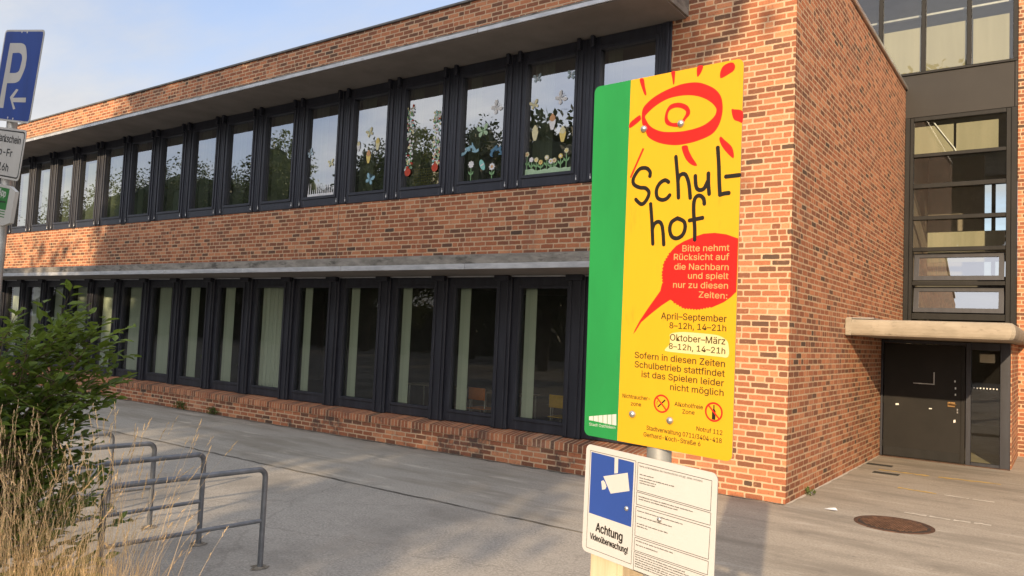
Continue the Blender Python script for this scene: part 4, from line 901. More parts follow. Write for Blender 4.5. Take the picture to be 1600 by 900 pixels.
top = [(x1-(x1-x0)*i/18, 4.835+rr.uniform(-.012, .035)) for i in range(19)]
flat(b, [(x0, 4.755), (x1, 4.755)]+top); make('grass_strip', b, 'paper_green', fr)
def flower(r, c, zb, rad, m, mc, dy=0.0):
    b = MB(); pts = []
    for k in range(32): a = 2*PI*k/32; q = rad*(1+.16*math.cos(8*a)); pts.append((c[0]+q*math.cos(a), c[1]+q*math.sin(a)))
    flat(b, pts, YB-.002-dy); o = make('flower', b, m, r)
    b = MB(); flat(b, disc(c, rad*.45), YB-.005-dy); make('centre', b, mc, o)
    b = MB(); flat(b, [(c[0]-.009, zb), (c[0]+.009, zb), (c[0]+.007, c[1]-rad*.9), (c[0]-.007, c[1]-rad*.9)], YB+.002+dy)
    for sg in (-1, 1): zz = zb+(c[1]-zb)*.45; flat(b, [(c[0]+sg*.01, zz-.03), (c[0]+sg*.05, zz+.0), (c[0]+sg*.06, zz+.05), (c[0]+sg*.015, zz+.01)], YB+.0022+dy)
    make('stem', b, 'paper_stem', o)
for i, c in enumerate(D['w1_flowers']):
    flower(fr, c, 4.83, .041, ('paper_cream', 'paper_white', 'paper_cream', 'paper_yellow')[i % 4], ('paper_orange', 'paper_white', 'paper_yellow')[i % 3])
for i, lab in enumerate(('small white paper flower on the left below the blue branch shape', 'white paper flower with orange centre on the right below the blue branch shape')):
    c = D['w2_fl'][i]; f_ = empty('paper_flower', (c[0], YB, 4.76), lab, 'paper flower')
    flower(f_, c, 4.76, .06, 'paper_white', ('paper_white', 'paper_orange')[i])
def branch(c, m, label, flip):
    b = MB(); rr = random.Random(int(c[0]*31)); y = YB
    stem = [(-.16, -.06), (-.05, .06), (.08, .08), (.17, -.05)]
    P = [(c[0]+(x*flip*.8), c[1]+z*.8) for x, z in stem]
    for (a, q) in zip(P, P[1:]): nn = Vector((-(q[1]-a[1]), q[0]-a[0])).normalized()*.022; flat(b, [(a[0]-nn.x, a[1]-nn.y), (q[0]-nn.x, q[1]-nn.y), (q[0]+nn.x, q[1]+nn.y), (a[0]+nn.x, a[1]+nn.y)], y); y -= .0004
    for p in P:
        for k in range(4):
            a = rr.uniform(0, 2*PI); L = rr.uniform(.04, .08); flat(b, rot([(0, -.018), (L, -.012), (L+.02, 0), (L, .012), (0, .018)], p, a), y); y -= .0002
    tag(make('paper_branch', b, m), label, 'paper cutout', 'blue paper branches')
branch(D['w2_snow'][0], 'paper_blue', 'pale blue branching paper cutout on the left of the upper window', 1)
branch(D['w2_snow'][1], 'paper_deep', 'darker blue branching paper cutout on the right of the upper window', -1)
c = D['w2_oval'][0]; b = MB(); flat(b, rot(disc((0, 0), .105, 20, .5), c, .45)); bo = tag(make('paper_egg', b, 'paper_teal'), 'turquoise oval paper shape between the two paper flowers', 'paper cutout')
b = MB(); flat(b, rot([(-.04, -.012), (.04, -.012), (.04, .012), (-.04, .012)], c, .45), YB-.002); make('stripe', b, 'paper_white', bo)
cols = ['paper_white', 'paper_red', 'paper_teal', 'paper_cream', 'paper_stem', 'paper_white', 'paper_white', 'paper_cream', 'paper_green']
for i, lab in enumerate(('left garland of white, red and green paper circles hanging in an upper window', 'right garland of white, red and green paper circles hanging in an upper window')):
    t_, bt_ = D['w3_g'][2*i], D['w3_g'][2*i+1]; ball = D['w3_ball'][i]
    gl = empty('paper_garland', (t_[0], YB, bt_[1]), lab, 'garland', 'paper garlands in one upper window'); rr = random.Random(20+i)
    for ci, cm in enumerate(sorted(set(cols))):
        b = MB()
        for k in range(int(17*cols.count(cm))):
            t = rr.random(); x = t_[0]+(bt_[0]-t_[0])*t+rr.uniform(-.085, .085); z = t_[1]+(bt_[1]-t_[1])*t
            flat(b, rot(disc((0, 0), rr.uniform(.016, .03), 8, rr.uniform(.6, 1)), (x, z), rr.uniform(0, 3)), YB+rr.uniform(-.012, .012), .001)
        make('petals', b, cm, gl)
    b = MB(); b.tube([(t_[0], YB+.015, 6.66), (ball[0], YB+.015, ball[1])], .004, 5); make('string', b, 'paper_cream', gl)
    b = MB(); flat(b, disc(ball, .078, 18), YB-.016); flat(b, rot([(-.02, 0), (.02, 0), (.012, .05), (-.012, .05)], (ball[0], ball[1]+.07), 0), YB-.016); make('ball', b, 'paper_red', gl)
b = MB()
q = D['w3_net']; y = YB+.02
for i in range(11): x = -6.99+.585*i/10; b.box(x-.008, x+.008, y, y+.004, 4.78, 5.10)
for j in range(7): z = 4.79+.30*j/6; b.box(-7.0, -6.4, y+.0045, y+.008, z-.008, z+.008)
tag(make('paper_lattice', b, 'paper_yellow'), 'yellow lattice standing at the bottom of the window between the garlands', 'lattice')
b = MB(); rr = random.Random(2)
flat(b, [(-10.03, 4.76), (-9.20, 4.76), (-9.20, 4.82), (-10.03, 4.82)])
for k in range(13): x = -10.0+.78*k/12; h = rr.uniform(.1, .26); flat(b, [(x-.014, 4.8), (x+.014, 4.8), (x+.004, 4.8+h), (x-.004, 4.8+h)], YB-.002)
tag(make('paper_grass', b, 'paper_white'), 'white paper grass blades along the bottom of an upper window', 'paper cutout')
c = D['w7'][0]; vs_ = empty('white_stool', (c[0], .28, 4.70), 'small white stool shape standing on the inner sill of an upper window', 'stool')
b = MB(); b.bev(c[0]-.14, c[0]+.14, .24, .40, 4.92, 4.96, .005); make('seat', b, 'paper_white', vs_)
for x in (-.11, .11): b = MB(); b.bev(c[0]+x-.03, c[0]+x+.03, .26, .38, 4.70, 5.14 if x > 0 else 5.1, .005); make('leg', b, 'paper_white', vs_)
c = D['w7'][1]; lm = empty('white_bowl', (c[0], .30, 4.72), 'white footed bowl with a lid knob standing on the inner sill of an upper window', 'bowl')
b = MB(); b.lathe([(.05, 0), (.10, .02), (.17, .08), (.17, .10), (.08, .17), (.03, .19)], (c[0], .30, 4.72), 18); make('bowl', b, 'paper_white', lm)
b = MB(); b.lathe([(.03, .19), (.035, .22), (0, .25)], (c[0], .30, 4.72), 12); make('knob', b, 'paper_white', lm)

# ================================================================== YELLOW SCHOOL YARD SIGN
Y = DATA_YARD; F = Face(Y['frame']); W_, H_ = Y['frame']['w'], Y['frame']['h']
TB = 0.0015
yard = empty('school_yard_sign', (1.87, -8.10, 0.0), 'tall yellow and green Schulhof notice board on a grey pole', 'sign')
def poled(m, mats=None): pass
b = MB(); s_two = True
F.prism(b, rrect(W_, H_, .022), -TB, TB); s_two = False
board = make('board', b, ['s_yellow', 'sheet_back', 'sheet_edge'], yard)
E_ = TB
gu0, gu1 = Y['green_u']; xl = -W_/2; r_ = .022
gp = [(xl+r_-r_*math.cos(a*PI/12), -H_/2+r_-r_*math.sin(a*PI/12)) for a in range(7)]
gp = gp+[(gu1, -H_/2), (gu0, H_/2)]+[(xl+r_-r_*math.sin(a*PI/12), H_/2-r_+r_*math.cos(a*PI/12)) for a in range(7)]
b = MB(); F.poly(b, gp, E_+.0003); make('green_strip', b, 's_green', board)
b = MB()
for q in Y['bars']: F.poly(b, q[::-1], E_+.0006)
for t in Y['city']: F.text(b, t, E_+.0006)
make('city_emblem', b, 's_white', board)
b = MB(); F.ring(b, cr(Y['eye_out'], 5), cr(Y['eye_in'], 5), E_+.0004, 140); F.ring(b, cr(Y['pup_out'], 5), cr(Y['pup_in'], 5), E_+.0004, 80)
for ry in Y['rays']: F.poly(b, cr(ry, 4) if len(ry) > 4 else ry, E_+.0004)
make('eye_drawing', b, 's_red', board)
b = MB(); F.poly(b, Y['bubble'], E_+.0003); make('speech_bubble', b, 's_red', board)
b = MB()
for s_ in Y['strokes']: F.stroke(b, s_, .0135, E_+.0008)
make('title_lettering', b, 's_black', board)
b = MB()
for t in Y['bubble_text']: F.text(b, t, E_+.0006, .018)
make('bubble_lettering', b, 's_peach', board)
b = MB(); F.poly(b, cr(Y['patch'], 4), E_+.0003); make('cream_patch', b, 's_cream', board)
b = MB()
for t in Y['text']: F.text(b, t, E_+.0006, .022)
make('lettering', b, 's_brown', board)
for i, (cu, cv) in enumerate(Y['rings']):
    R_ = Y['ring_r'][i]*0.96
    b = MB(); F.ring(b, [Vector((cu+R_*math.cos(k*PI/24), cv+R_*math.sin(k*PI/24))) for k in range(48)], [Vector((cu+R_*.82*math.cos(k*PI/24), cv+R_*.82*math.sin(k*PI/24))) for k in range(48)], E_+.0008, 48)
    a = -PI/4; dx, dy = math.cos(a)*R_*.84, math.sin(a)*R_*.84; nx, ny = -math.sin(a)*R_*.08, math.cos(a)*R_*.08
    F.poly(b, [(cu-dx-nx, cv-dy-ny), (cu+dx-nx, cv+dy-ny), (cu+dx+nx, cv+dy+ny), (cu-dx+nx, cv-dy+ny)], E_+.0009)
    o = make('ban_symbol', b, 's_red', board)
    b = MB()
    if i == 0:
        F.poly(b, [(cu-.016, cv-.011), (cu-.013, cv-.014), (cu+.015, cv+.012), (cu+.012, cv+.016)], E_+.0006)
        F.stroke(b, [(cu-.017, cv-.005), (cu-.018, cv+.002), (cu-.014, cv+.008)], .0018, E_+.0006)
    else: F.poly(b, [(cu-.006, cv-.024), (cu+.006, cv-.024), (cu+.006, cv+.004), (cu+.002, cv+.010), (cu+.002, cv+.022), (cu-.002, cv+.022), (cu-.002, cv+.010), (cu-.006, cv+.004)], E_+.0006)
    make('pictogram', b, 's_black', o)
def bolt(F, u, v, r, parent, d):
    b = MB(); b.lathe([(r*1.05, 0), (r, r*.25), (r*.75, r*.62), (r*.4, r*.82), (0, r*.88)], F.p(u, v, d), 16, F.U, F.V, F.N); return make('bolt', b, 'steel', parent)
for u, v in Y['bolts']: bolt(F, u, v, .0125, board, E_+.0005)
# pole behind the board, clamps
pc = F.p(0.0, 0, -.05); px, py = 1.868, -8.085
pcx = F.p(-0.004, -.62, -.048); pcx = Vector((pcx.x, pcx.y, 0))
topp = F.p(-0.004, .56, -.048)
b = MB(); b.tube([(pcx.x, pcx.y, -.1), (pcx.x, pcx.y, 1.7), topp[:]], .042, 20); b.tube([topp[:], (topp+Vector((0, 0, .015)))[:]], .044, 20)
make('pole', b, 'galv_pole', yard)
for v in (.448, -.526):
    b = MB(); q0 = F.p(-.11, v-.02, -.006); 
    vs = [F.p(u, v+dv, dd) for dd in (-.002, -.012) for dv in (-.02, .02) for u in (-.1, .1)]
    b.add(vs, [(0, 1, 3, 2), (4, 6, 7, 5), (0, 4, 5, 1), (2, 3, 7, 6), (0, 2, 6, 4), (1, 5, 7, 3)]); make('bracket', b, 'galv', yard)

# video surveillance plate
Vd = DATA_VIDEO; F2 = Face(Vd['frame']); w2, h2 = Vd['frame']['w'], Vd['frame']['h']
# its post: pale timber standing right behind the plate
post_c = F2.p(-0.20, 0, -.10)
wp = tag(empty('wooden_post', (post_c.x, post_c.y, 0), '', ''), 'thick pale timber post behind the white video surveillance plate', 'post')
b = MB(); ux, uy = F2.U.x, F2.U.y; ln = math.hypot(ux, uy); ux /= ln; uy /= ln
hw, hd_ = .078, .075
def pr(a, c_, z): return (post_c.x+ux*a-uy*c_, post_c.y+uy*a+ux*c_, z)
ch = .012
outl = [(-hw+ch, -hd_), (hw-ch, -hd_), (hw, -hd_+ch), (hw, hd_-ch), (hw-ch, hd_), (-hw+ch, hd_), (-hw, hd_-ch), (-hw, -hd_+ch)]
vs = [pr(a, c_, z) for z in (-.1, 1.52) for a, c_ in outl]+[pr(a*.86, c_*.86, 1.535) for a, c_ in outl]
b.add(vs, [(i, (i+1) % 8, 8+(i+1) % 8, 8+i) for i in range(8)]+[(8+i, 8+(i+1) % 8, 16+(i+1) % 8, 16+i) for i in range(8)]+[tuple(range(16, 24))])
make('shaft', b, 'wood', wp)
vid = empty('video_surveillance_sign', F2.p(0, -h2/2, 0), 'white plate reading Achtung with a blue camera symbol below the yellow board', 'sign')
b = MB(); s_two = True; F2.prism(b, rrect(w2, h2, .022), -TB, TB); s_two = False
pla = make('plate', b, ['s_white', 'sheet_back', 'sheet_edge'], vid)
b = MB(); F2.poly(b, Vd['blue'][::-1], E_+.0003); blu = make('blue_field', b, 's_blue', pla)
b = MB()
F2.poly(b, Vd['campole'], E_+.0006); F2.poly(b, Vd['cambody'], E_+.0007); F2.poly(b, Vd['camlens'], E_+.0006)
make('camera_symbol', b, 's_white', pla)
b = MB(); q = Vd['cambody']; F2.stroke(b, [q[0], ((q[0][0]+q[3][0])/2, (q[0][1]+q[3][1])/2), q[3]], .0022, E_+.0009, False); make('symbol_outline', b, 's_blue', pla)
b = MB()
def outline(mb, q, t, d):
    q = [Vector(p) for p in q]
    for i in range(4):
        a, c_ = q[i], q[(i+1) % 4]; tt = (c_-a).normalized(); nn = Vector((-tt.y, tt.x))*t/2
        F2.poly(mb, [a-nn, c_-nn, c_+nn, a+nn], d+i*2e-6)
bx = Vd['boxes']
bx[5] = [bx[5][0], bx[5][1], [bx[5][1][0], -.188], [bx[5][0][0], -.188]]
for i, q in enumerate(bx): outline(b, q, .0016, E_+.0006+i*1e-5)
make('box_rule', b, 's_black', pla)
b = MB()
for t in Vd['bold']: F2.text(b, t, E_+.0006, .05)
make('lettering', b, 's_black', pla)
b = MB()
for t in Vd['fine']: F2.text(b, t, E_+.0006)
rr = random.Random(11)
for a, c_ in Vd['dash']:
    if a[1] < -.19: continue
    u = a[0]
    while u < c_[0]-.004:
        L = min(rr.uniform(.005, .022), c_[0]-u)
        # a word: a run of tiny upright strokes
        k = u
        while k < u+L:
            hgt = rr.choice((.0028, .0028, .0030, .0042)); F2.poly(b, [(k, a[1]-.002), (k+.0011, a[1]-.002), (k+.0011, a[1]-.002+hgt), (k, a[1]-.002+hgt)], E_+.0006)
            F2.poly(b, [(k+.0011, a[1]-.0002), (k+.0017, a[1]-.0002), (k+.0017, a[1]+.0006), (k+.0011, a[1]+.0006)], E_+.0006); k += .0019
        u += L+.0028
make('small_print', b, 's_black', pla)
for u, v in Vd['bolts']: bolt(F2, u, v, .0085, pla, E_+.0005)

# ================================================================== PARKING SIGN ON ITS POLE
Pk = DATA_PARK; F3 = Face(Pk['frame']); w3, h3 = Pk['frame']['w'], Pk['frame']['h']
pt = F3.p(-.14, .27, -.045); pm = F3.p(.035, -1.04, -.045); dirp = (pm-pt).normalized(); base = pt+dirp*((pt.z+.1)/-dirp.z)
pk = empty('parking_sign', (base.x, base.y, 0), 'blue parking sign with a grey P and a left arrow on a leaning pole', 'sign')
b = MB(); b.tube([base[:], pt[:]], .033, 18); b.tube([pt[:], (pt-dirp*.012)[:]], .035, 18); make('pole', b, 'galv_pole', pk)
b = MB(); s_two = True; F3.prism(b, rrect(w3, h3, .03), -TB, TB); s_two = False
pan = make('panel', b, ['p_grey', 'sheet_back', 'sheet_edge'], pk)
b = MB(); F3.poly(b, rrect(w3-.026, h3-.026, .022), E_+.0004); make('blue_field', b, 'p_blue', pan)
b = MB(); F3.ring(b, resample([Vector(q) for q in Pk['P_out']], 160), resample([Vector(q) for q in Pk['P_in']], 160), E_+.0008, 160)
b = MB(); po = [Vector(q) for q in Pk['P_out']]; pi_ = [Vector(q) for q in Pk['P_in']]
# letter P cut into bowl and stem
outer = [po[0]]+cr([po[1], po[2], po[3], po[4], po[5], po[6], po[7], po[8], po[9]], 5, False)+[po[10]]
inner = [pi_[0]]+cr([pi_[1], pi_[2], pi_[3], pi_[4], pi_[5], pi_[6], pi_[7]], 5, False)+[pi_[8]]
n_ = 70
def open_rs(P, n):
    L = [0]
    for a, c_ in zip(P, P[1:]): L.append(L[-1]+(c_-a).length)
    out_ = []; j = 0
    for k in range(n):
        d = L[-1]*k/(n-1)
        while j < len(P)-2 and L[j+1] < d: j += 1
        out_.append(P[j].lerp(P[j+1], (d-L[j])/max(1e-9, L[j+1]-L[j])))
    return out_
A_, B_ = open_rs(outer, n_), open_rs(inner, n_)
b.add([F3.p(q.x, q.y, E_+.0008) for q in A_+B_], [(i+1, i, n_+i, n_+i+1) for i in range(n_-1)])
F3.poly(b, [po[0], pi_[0], pi_[8], po[10], po[11], po[12]][::-1], E_+.0009)
F3.poly(b, Pk['arrow'][::-1], E_+.0009)
make('lettering', b, 'p_grey', pan)
for v in (.30, -.29):
    b = MB(); F3.circle(b, -.03, v, .008, E_+.0015, 10); F3.circle(b, .04, v-.003, .008, E_+.0015, 10); make('rivet', b, 's_white', pan)
t2 = empty('parking_time_plate', F3.p(0, -.71, 0), 'white supplementary plate lettered Parkschein under the blue parking sign', 'sign')
cu, cv = (Pk['s2'][0][0]+Pk['s2'][1][0])/2, (Pk['s2'][0][1]+Pk['s2'][1][1])/2
ph = abs(Pk['s2'][0][1]-Pk['s2'][1][1]); pw = .50; cu = Pk['s2'][1][0]-pw/2-.012
b = MB(); s_two = True; F3.prism(b, rrect(pw, ph, .03, cu=cu, cv=cv), -TB, TB); s_two = False
pp = make('plate', b, ['p_grey', 'sheet_back', 'sheet_edge'], t2)
b = MB(); F3.ring(b, resample([Vector(q) for q in rrect(pw-.028, ph-.028, .024, cu=cu, cv=cv)], 120), resample([Vector(q) for q in rrect(pw-.046, ph-.046, .018, cu=cu, cv=cv)], 120), E_+.0004, 120)
make('border', b, 's_black', pp)
b = MB()
for t in Pk['s2_text'][:2]: F3.text(b, t, E_+.0006, .04)
t = Pk['s2_text'][2]; F3.text(b, ('-16h', [t[1][0]+.055, t[1][1]], t[2], t[3]), E_+.0006, .04)
make('lettering', b, 's_black', pp)
t3 = empty('app_payment_plate', F3.p(0, -.99, 0), 'green and white plate lettered App at the bottom of the parking sign pole', 'sign')
a3, b3, c3 = Pk['s3']; r3 = .36
o3 = [(a3[0]-r3, a3[1]), a3, b3, c3, (c3[0]-.09, c3[1]-.03), (a3[0]-r3, c3[1]-.03)]
b = MB(); s_two = True; F3.prism(b, o3[::-1], -.012, .012); s_two = False
p3 = make('plate', b, ['p_grey', 'sheet_back', 'p_grey'], t3)
b = MB(); gx = a3[0]+.006; F3.poly(b, [(gx-r3, a3[1]-.018), (gx, a3[1]-.018), (gx-.008, a3[1]-.165), (gx-r3, a3[1]-.165)][::-1], .0124); make('green_field', b, 'p_green', p3)
b = MB(); F3.text(b, Pk['app'][0], .0128, .04); make('lettering', b, 's_white', p3)
b = MB(); F3.stroke(b, [(gx-.30, a3[1]-.175), (gx-.12, a3[1]-.12), (gx-.03, a3[1]-.112)], .010, .0128)
make('swoosh', b, 's_black', p3)
b = MB()
for k in range(3): F3.poly(b, [(gx-.14, a3[1]-.182-k*.018), (gx-.012, a3[1]-.180-k*.018), (gx-.012, a3[1]-.173-k*.018), (gx-.14, a3[1]-.175-k*.018)], .0126)
make('small_print', b, 'p_green', p3)

# ================================================================== BIKE RACKS
hoop_lab = ['nearest grey tubular bicycle hoop with a low cross rail, its foot by the bottom edge', 'second nearest grey tubular bicycle hoop behind the front one', 'third grey tubular bicycle hoop, between the second and the farthest', 'farthest grey tubular bicycle hoop beside the green bush']
hoops = None
for i, (x, y) in enumerate(((-2.63, -6.24), (-3.61, -6.20), (-4.47, -6.20), (-5.36, -6.17))):
    LH, HH, R_ = 1.32, .835, .07
    if i == 0:
        r = empty('bicycle_hoop', (x, y, 0), hoop_lab[0], 'bike rack', 'bicycle hoops in a row')
        b = MB(); P = [(0, 0, -.05), (0, 0, HH-R_)]
        for k in range(1, 7): a = PI/2*k/6; P.append((0, -R_+R_*math.cos(a), HH-R_+R_*math.sin(a)))
        P.append((0, -LH+R_, HH))
        for k in range(1, 7): a = PI/2*k/6; P.append((0, -LH+R_-R_*math.sin(a), HH-R_+R_*math.cos(a)))
        P.append((0, -LH, -.05)); b.tube(P, .0235, 14); make('hoop', b, 'galv', r, rel=(0, 0, 0))
        b = MB(); b.tube([(0, -.018, .395), (0, -LH+.018, .395)], .018, 12); make('cross_rail', b, 'galv', r, rel=(0, 0, 0))
        for yy in (0, -LH):
            b = MB(); rr = random.Random(3); prof = [(.085, .0005), (.06, .003), (.03, .008), (.0, .008)]; b.lathe(prof, (0, yy, 0.0), 18)
            b.v = [(vx*rr.uniform(.5, 1.3), yy+(vy-yy)*rr.uniform(.5, 1.3), vz) for vx, vy, vz in b.v]; make('foot_dirt', b, 'dirt', r, rel=(0, 0, 0))
        r.rotation_euler = (0, 0, math.radians(-6)); hoops = r
    else:
        r = hoops.copy(); COL.objects.link(r); r.location = (x, y, 0); r['label'] = hoop_lab[i]; r.rotation_euler = (0, 0, math.radians((-6, -3, -5, -4)[i]))
        for chd in list(hoops.children): c_ = chd.copy(); COL.objects.link(c_); c_.parent = r

# ================================================================== PLANTS
def leaf(V, Fc, p, d, nrm, L, W):
    """a folded pointed leaf: six vertices, four faces"""
    d = d.normalized(); s_ = d.cross(nrm)
    if s_.length < 1e-4: s_ = d.cross(Vector((.3, .5, .8)))
    s_.normalize(); n_ = s_.cross(d); k = len(V)
    V += [p, p+d*L*.35+s_*W*.5+n_*W*.14, p+d*L*.35-s_*W*.5+n_*W*.14, p+d*L*.75+s_*W*.3+n_*W*.02, p+d*L*.75-s_*W*.3+n_*W*.02, p+d*L-n_*W*.25, p+d*L*.4-n_*W*.06]
    Fc += [(k, k+6, k+1), (k, k+2, k+6), (k+6, k+3, k+1), (k+6, k+2, k+4), (k+6, k+5, k+3), (k+6, k+4, k+5)]
bush = empty('leafy_bush', (-2.35, -8.45, 0), 'dense green leafy bush at the left edge behind the dry grass', 'bush')
rr = random.Random(77)
V, Fc = [], []; tw = MB()
def shoot(p, d, L, r0, leaves, lsz):
    pts = [p]; q = p.copy(); n_ = 7; dd = d.normalized()
    for k in range(n_):
        dd = (dd+Vector((rr.gauss(0, .10), rr.gauss(0, .10), rr.gauss(0.02, .08)))).normalized(); q = q+dd*L/n_; pts.append(q.copy())
    tw.tube([x[:] for x in pts], [r0*(1-.85*k/n_) for k in range(n_+1)], 5, False)
    for k in range(leaves):
        t = .25+.75*(k+.5)/leaves; j = min(int(t*n_), n_-1); p_ = pts[j].lerp(pts[j+1], t*n_-j); ax = (pts[j+1]-pts[j]).normalized()
        sd = ax.cross(Vector((0, 0, 1))); 
        if sd.length < .1: sd = Vector((1, 0, 0))
        sd.normalize(); sg = 1 if k % 2 else -1
        ld_ = (sd*sg*rr.uniform(.5, 1)+ax*rr.uniform(.3, .9)+Vector((rr.gauss(0, .25), rr.gauss(0, .25), rr.uniform(-.25, .4)))).normalized()
        leaf(V, Fc, p_+ld_*.012, ld_, Vector((rr.gauss(0, .35), rr.gauss(0, .35), 1)), lsz*rr.uniform(.55, 1.5), lsz*rr.uniform(.50, .68))
    return pts
C0 = Vector((-2.69, -8.46, 0))
for k in range(150):
    a = rr.uniform(0, 2*PI); d0 = rr.uniform(0, .55); bp = C0+Vector((math.cos(a)*d0*.4, math.sin(a)*d0*.4, rr.uniform(.05, 1.3)))
    lean = rr.uniform(.05, .75); d = Vector((math.cos(a)*lean, math.sin(a)*lean, rr.uniform(.45, 1.1)))
    Ln = rr.uniform(.55, 1.05)
    main = shoot(bp, d, Ln, .008, rr.randint(12, 18), .085)
    for j in range(3):
        p_ = main[rr.randint(2, 6)]; a2 = rr.uniform(0, 2*PI)
        shoot(p_, Vector((math.cos(a2), math.sin(a2), rr.uniform(.1, .7))), rr.uniform(.2, .45), .004, rr.randint(6, 10), .075)
for k in range(70):
    a = rr.uniform(0, 2*PI); shoot(C0+Vector((math.cos(a)*.35, math.sin(a)*.3, rr.uniform(.05, .6))), Vector((math.cos(a), math.sin(a), rr.uniform(.2, .9))), rr.uniform(.4, .75), .006, rr.randint(12, 18), rr.uniform(.06, .11))
# arching sprays that reach out over the racks
for (d, L, z) in (((.30, .95, .40), .62, 1.55), ((.1, .9, .32), .6, 1.4), ((.45, .9, .25), .5, 1.25), ((.3, .9, .55), .55, 1.7), ((.2, 1, -.05), .4, .9), ((-.1, .8, .7), .6, 1.6), ((.5, .6, .9), .5, 1.6), ((.35, .95, .15), .5, 1.1)):
    for j in range(2):
        m_ = shoot(C0+Vector((rr.uniform(0, .15), rr.uniform(-.1, .2), z+rr.uniform(-.1, .1))), Vector(d), L, .006, 16, .088)
        for q in range(4): shoot(m_[3+q % 4], Vector((d[0]+rr.gauss(0, .5), d[1]+rr.gauss(0, .4), d[2]+rr.gauss(.1, .3))), rr.uniform(.2, .4), .003, 8, .08)
lb = MB(); lb.v = [v[:] for v in V]; lb.f = Fc; lb.sm = [False]*len(Fc); lb.mi = [0]*len(Fc)
make('foliage', lb, 'leaf', bush, uv=False)
for k in range(9): a = k*.7; tw.tube([(C0.x+.1*math.cos(a), C0.y+.1*math.sin(a), -.05), (C0.x+.22*math.cos(a), C0.y+.22*math.sin(a), .8), (C0.x+.35*math.cos(a), C0.y+.35*math.sin(a), 1.5)], [.02, .014, .008], 6)
make('stem', tw, 'twig', bush, uv=False)

gr = MB(); rr = random.Random(5)
def blade(p, d, L, w_, bend, head):
    q = Vector(p); dd = Vector(d).normalized(); n_ = 7; bd = Vector((math.cos(bend[0]), math.sin(bend[0]), 0))*bend[1]
    side = dd.cross(Vector((rr.gauss(0, 1), rr.gauss(0, 1), .1))).normalized(); vs = []; pts = []
    for k in range(n_+1):
        t = k/n_; ww = w_*(1-.8*t)*.5; vs += [q-side*ww, q+side*ww]; pts.append(q.copy())
        dd = (dd+bd*(.3+t)/n_+Vector((0, 0, -abs(bend[1])*t*.5/n_))).normalized(); q = q+dd*L/n_
    gr.add(vs, [(2*k, 2*k+1, 2*k+3, 2*k+2) for k in range(n_)])
    if head:
        hl = rr.uniform(.05, .17); t0 = pts[-1]; ax = (pts[-1]-pts[-2]).normalized()
        for k in range(int(hl/.009)):
            f = k*.009/hl; p_ = t0-ax*hl*(1-f)
            a = rr.uniform(0, 2*PI); u_ = ax.orthogonal().normalized(); v_ = ax.cross(u_); o_ = u_*math.cos(a)+v_*math.sin(a)
            e_ = p_+o_*(.003+.007*math.sin(PI*min(1, f+.1)))+ax*.016; sdd = ax.cross(o_)*.0022
            gr.add([p_-sdd, p_+sdd, e_+sdd*.4, e_-sdd*.4], [(0, 1, 2, 3)])
for k in range(2500):
    t = rr.random()**1.2
    x = -1.26-.50*t+rr.gauss(0, .17); y = -8.30-.52*t+rr.gauss(0, .15)
    tall = rr.random()
    L = rr.uniform(.40, 1.08) if tall < .86 else rr.uniform(1.0, 1.66)
    sp = .15 if k % 4 else .42
    if k % 4 == 0: L *= .75
    blade((x, y, -.02), (rr.gauss(0, sp), rr.gauss(0, sp), 1), L, rr.uniform(.0022, .0052) if tall < .72 else .003, (rr.uniform(0, 2*PI), abs(rr.gauss(0.2, .5))), tall > .80)
tag(make('dry_grass', gr, 'straw', uv=False), 'tall dry straw coloured ornamental grass with seed heads at the lower left', 'grass', kind='stuff')
gg = MB(); sv = gr; gr = gg
for k in range(420):
    x = -1.5+rr.gauss(0, .25); y = -8.65+rr.gauss(0, .2)
    blade((x, y, -.02), (rr.gauss(0, .2), rr.gauss(0, .2), 1), rr.uniform(.3, .75), rr.uniform(.005, .010), (rr.uniform(0, 2*PI), abs(rr.gauss(.2, .4))), False)
tag(make('green_grass', gg, 'weed', uv=False), 'shorter green grass blades at the foot of the dry grass', 'grass', kind='stuff')
bb = MB(); e1 = []
for k in range(26):
    a = 2*PI*k/26; q = 1+.12*math.sin(3*a)+.06*rr.random(); e1.append((-1.75+2.1*q*math.cos(a), -8.75+.78*q*math.sin(a), .012))
bb.add(e1+[(-1.75, -8.75, .06)], [(k, (k+1) % 26, 26) for k in range(26)], True)
struct('planting_soil', bb, 'dirt')

def weed(x, y, s_, label):
    V2, F2_ = [], []; r3_ = random.Random(int(x*10))
    for k in range(int(90*s_)):
        a = r3_.uniform(0, 2*PI); el_ = r3_.uniform(.2, 1.4); d = Vector((math.cos(a)*math.cos(el_), math.sin(a)*math.cos(el_), math.sin(el_)))
        p_ = Vector((x+r3_.gauss(0, .13)*s_, y+r3_.gauss(0, .03), r3_.uniform(0, .16)*s_)); leaf(V2, F2_, p_, d, Vector((0, 0, 1)), r3_.uniform(.04, .09), .028)
    m_ = MB(); m_.v = [v[:] for v in V2]; m_.f = F2_; m_.sm = [False]*len(F2_); m_.mi = [0]*len(F2_)
    tag(make('weed_plant', m_, 'weed', uv=False), label, 'weed', 'weeds along the plinth')
weed(-13.6, -.36, 1.0, 'low weed growing at the foot of the brick plinth, left one of two')
weed(-12.35, -.36, .8, 'low weed growing at the foot of the brick plinth, right one of two')
weed(0.06, .95, .35, 'tiny weed at the foot of the brick side wall by the corner')

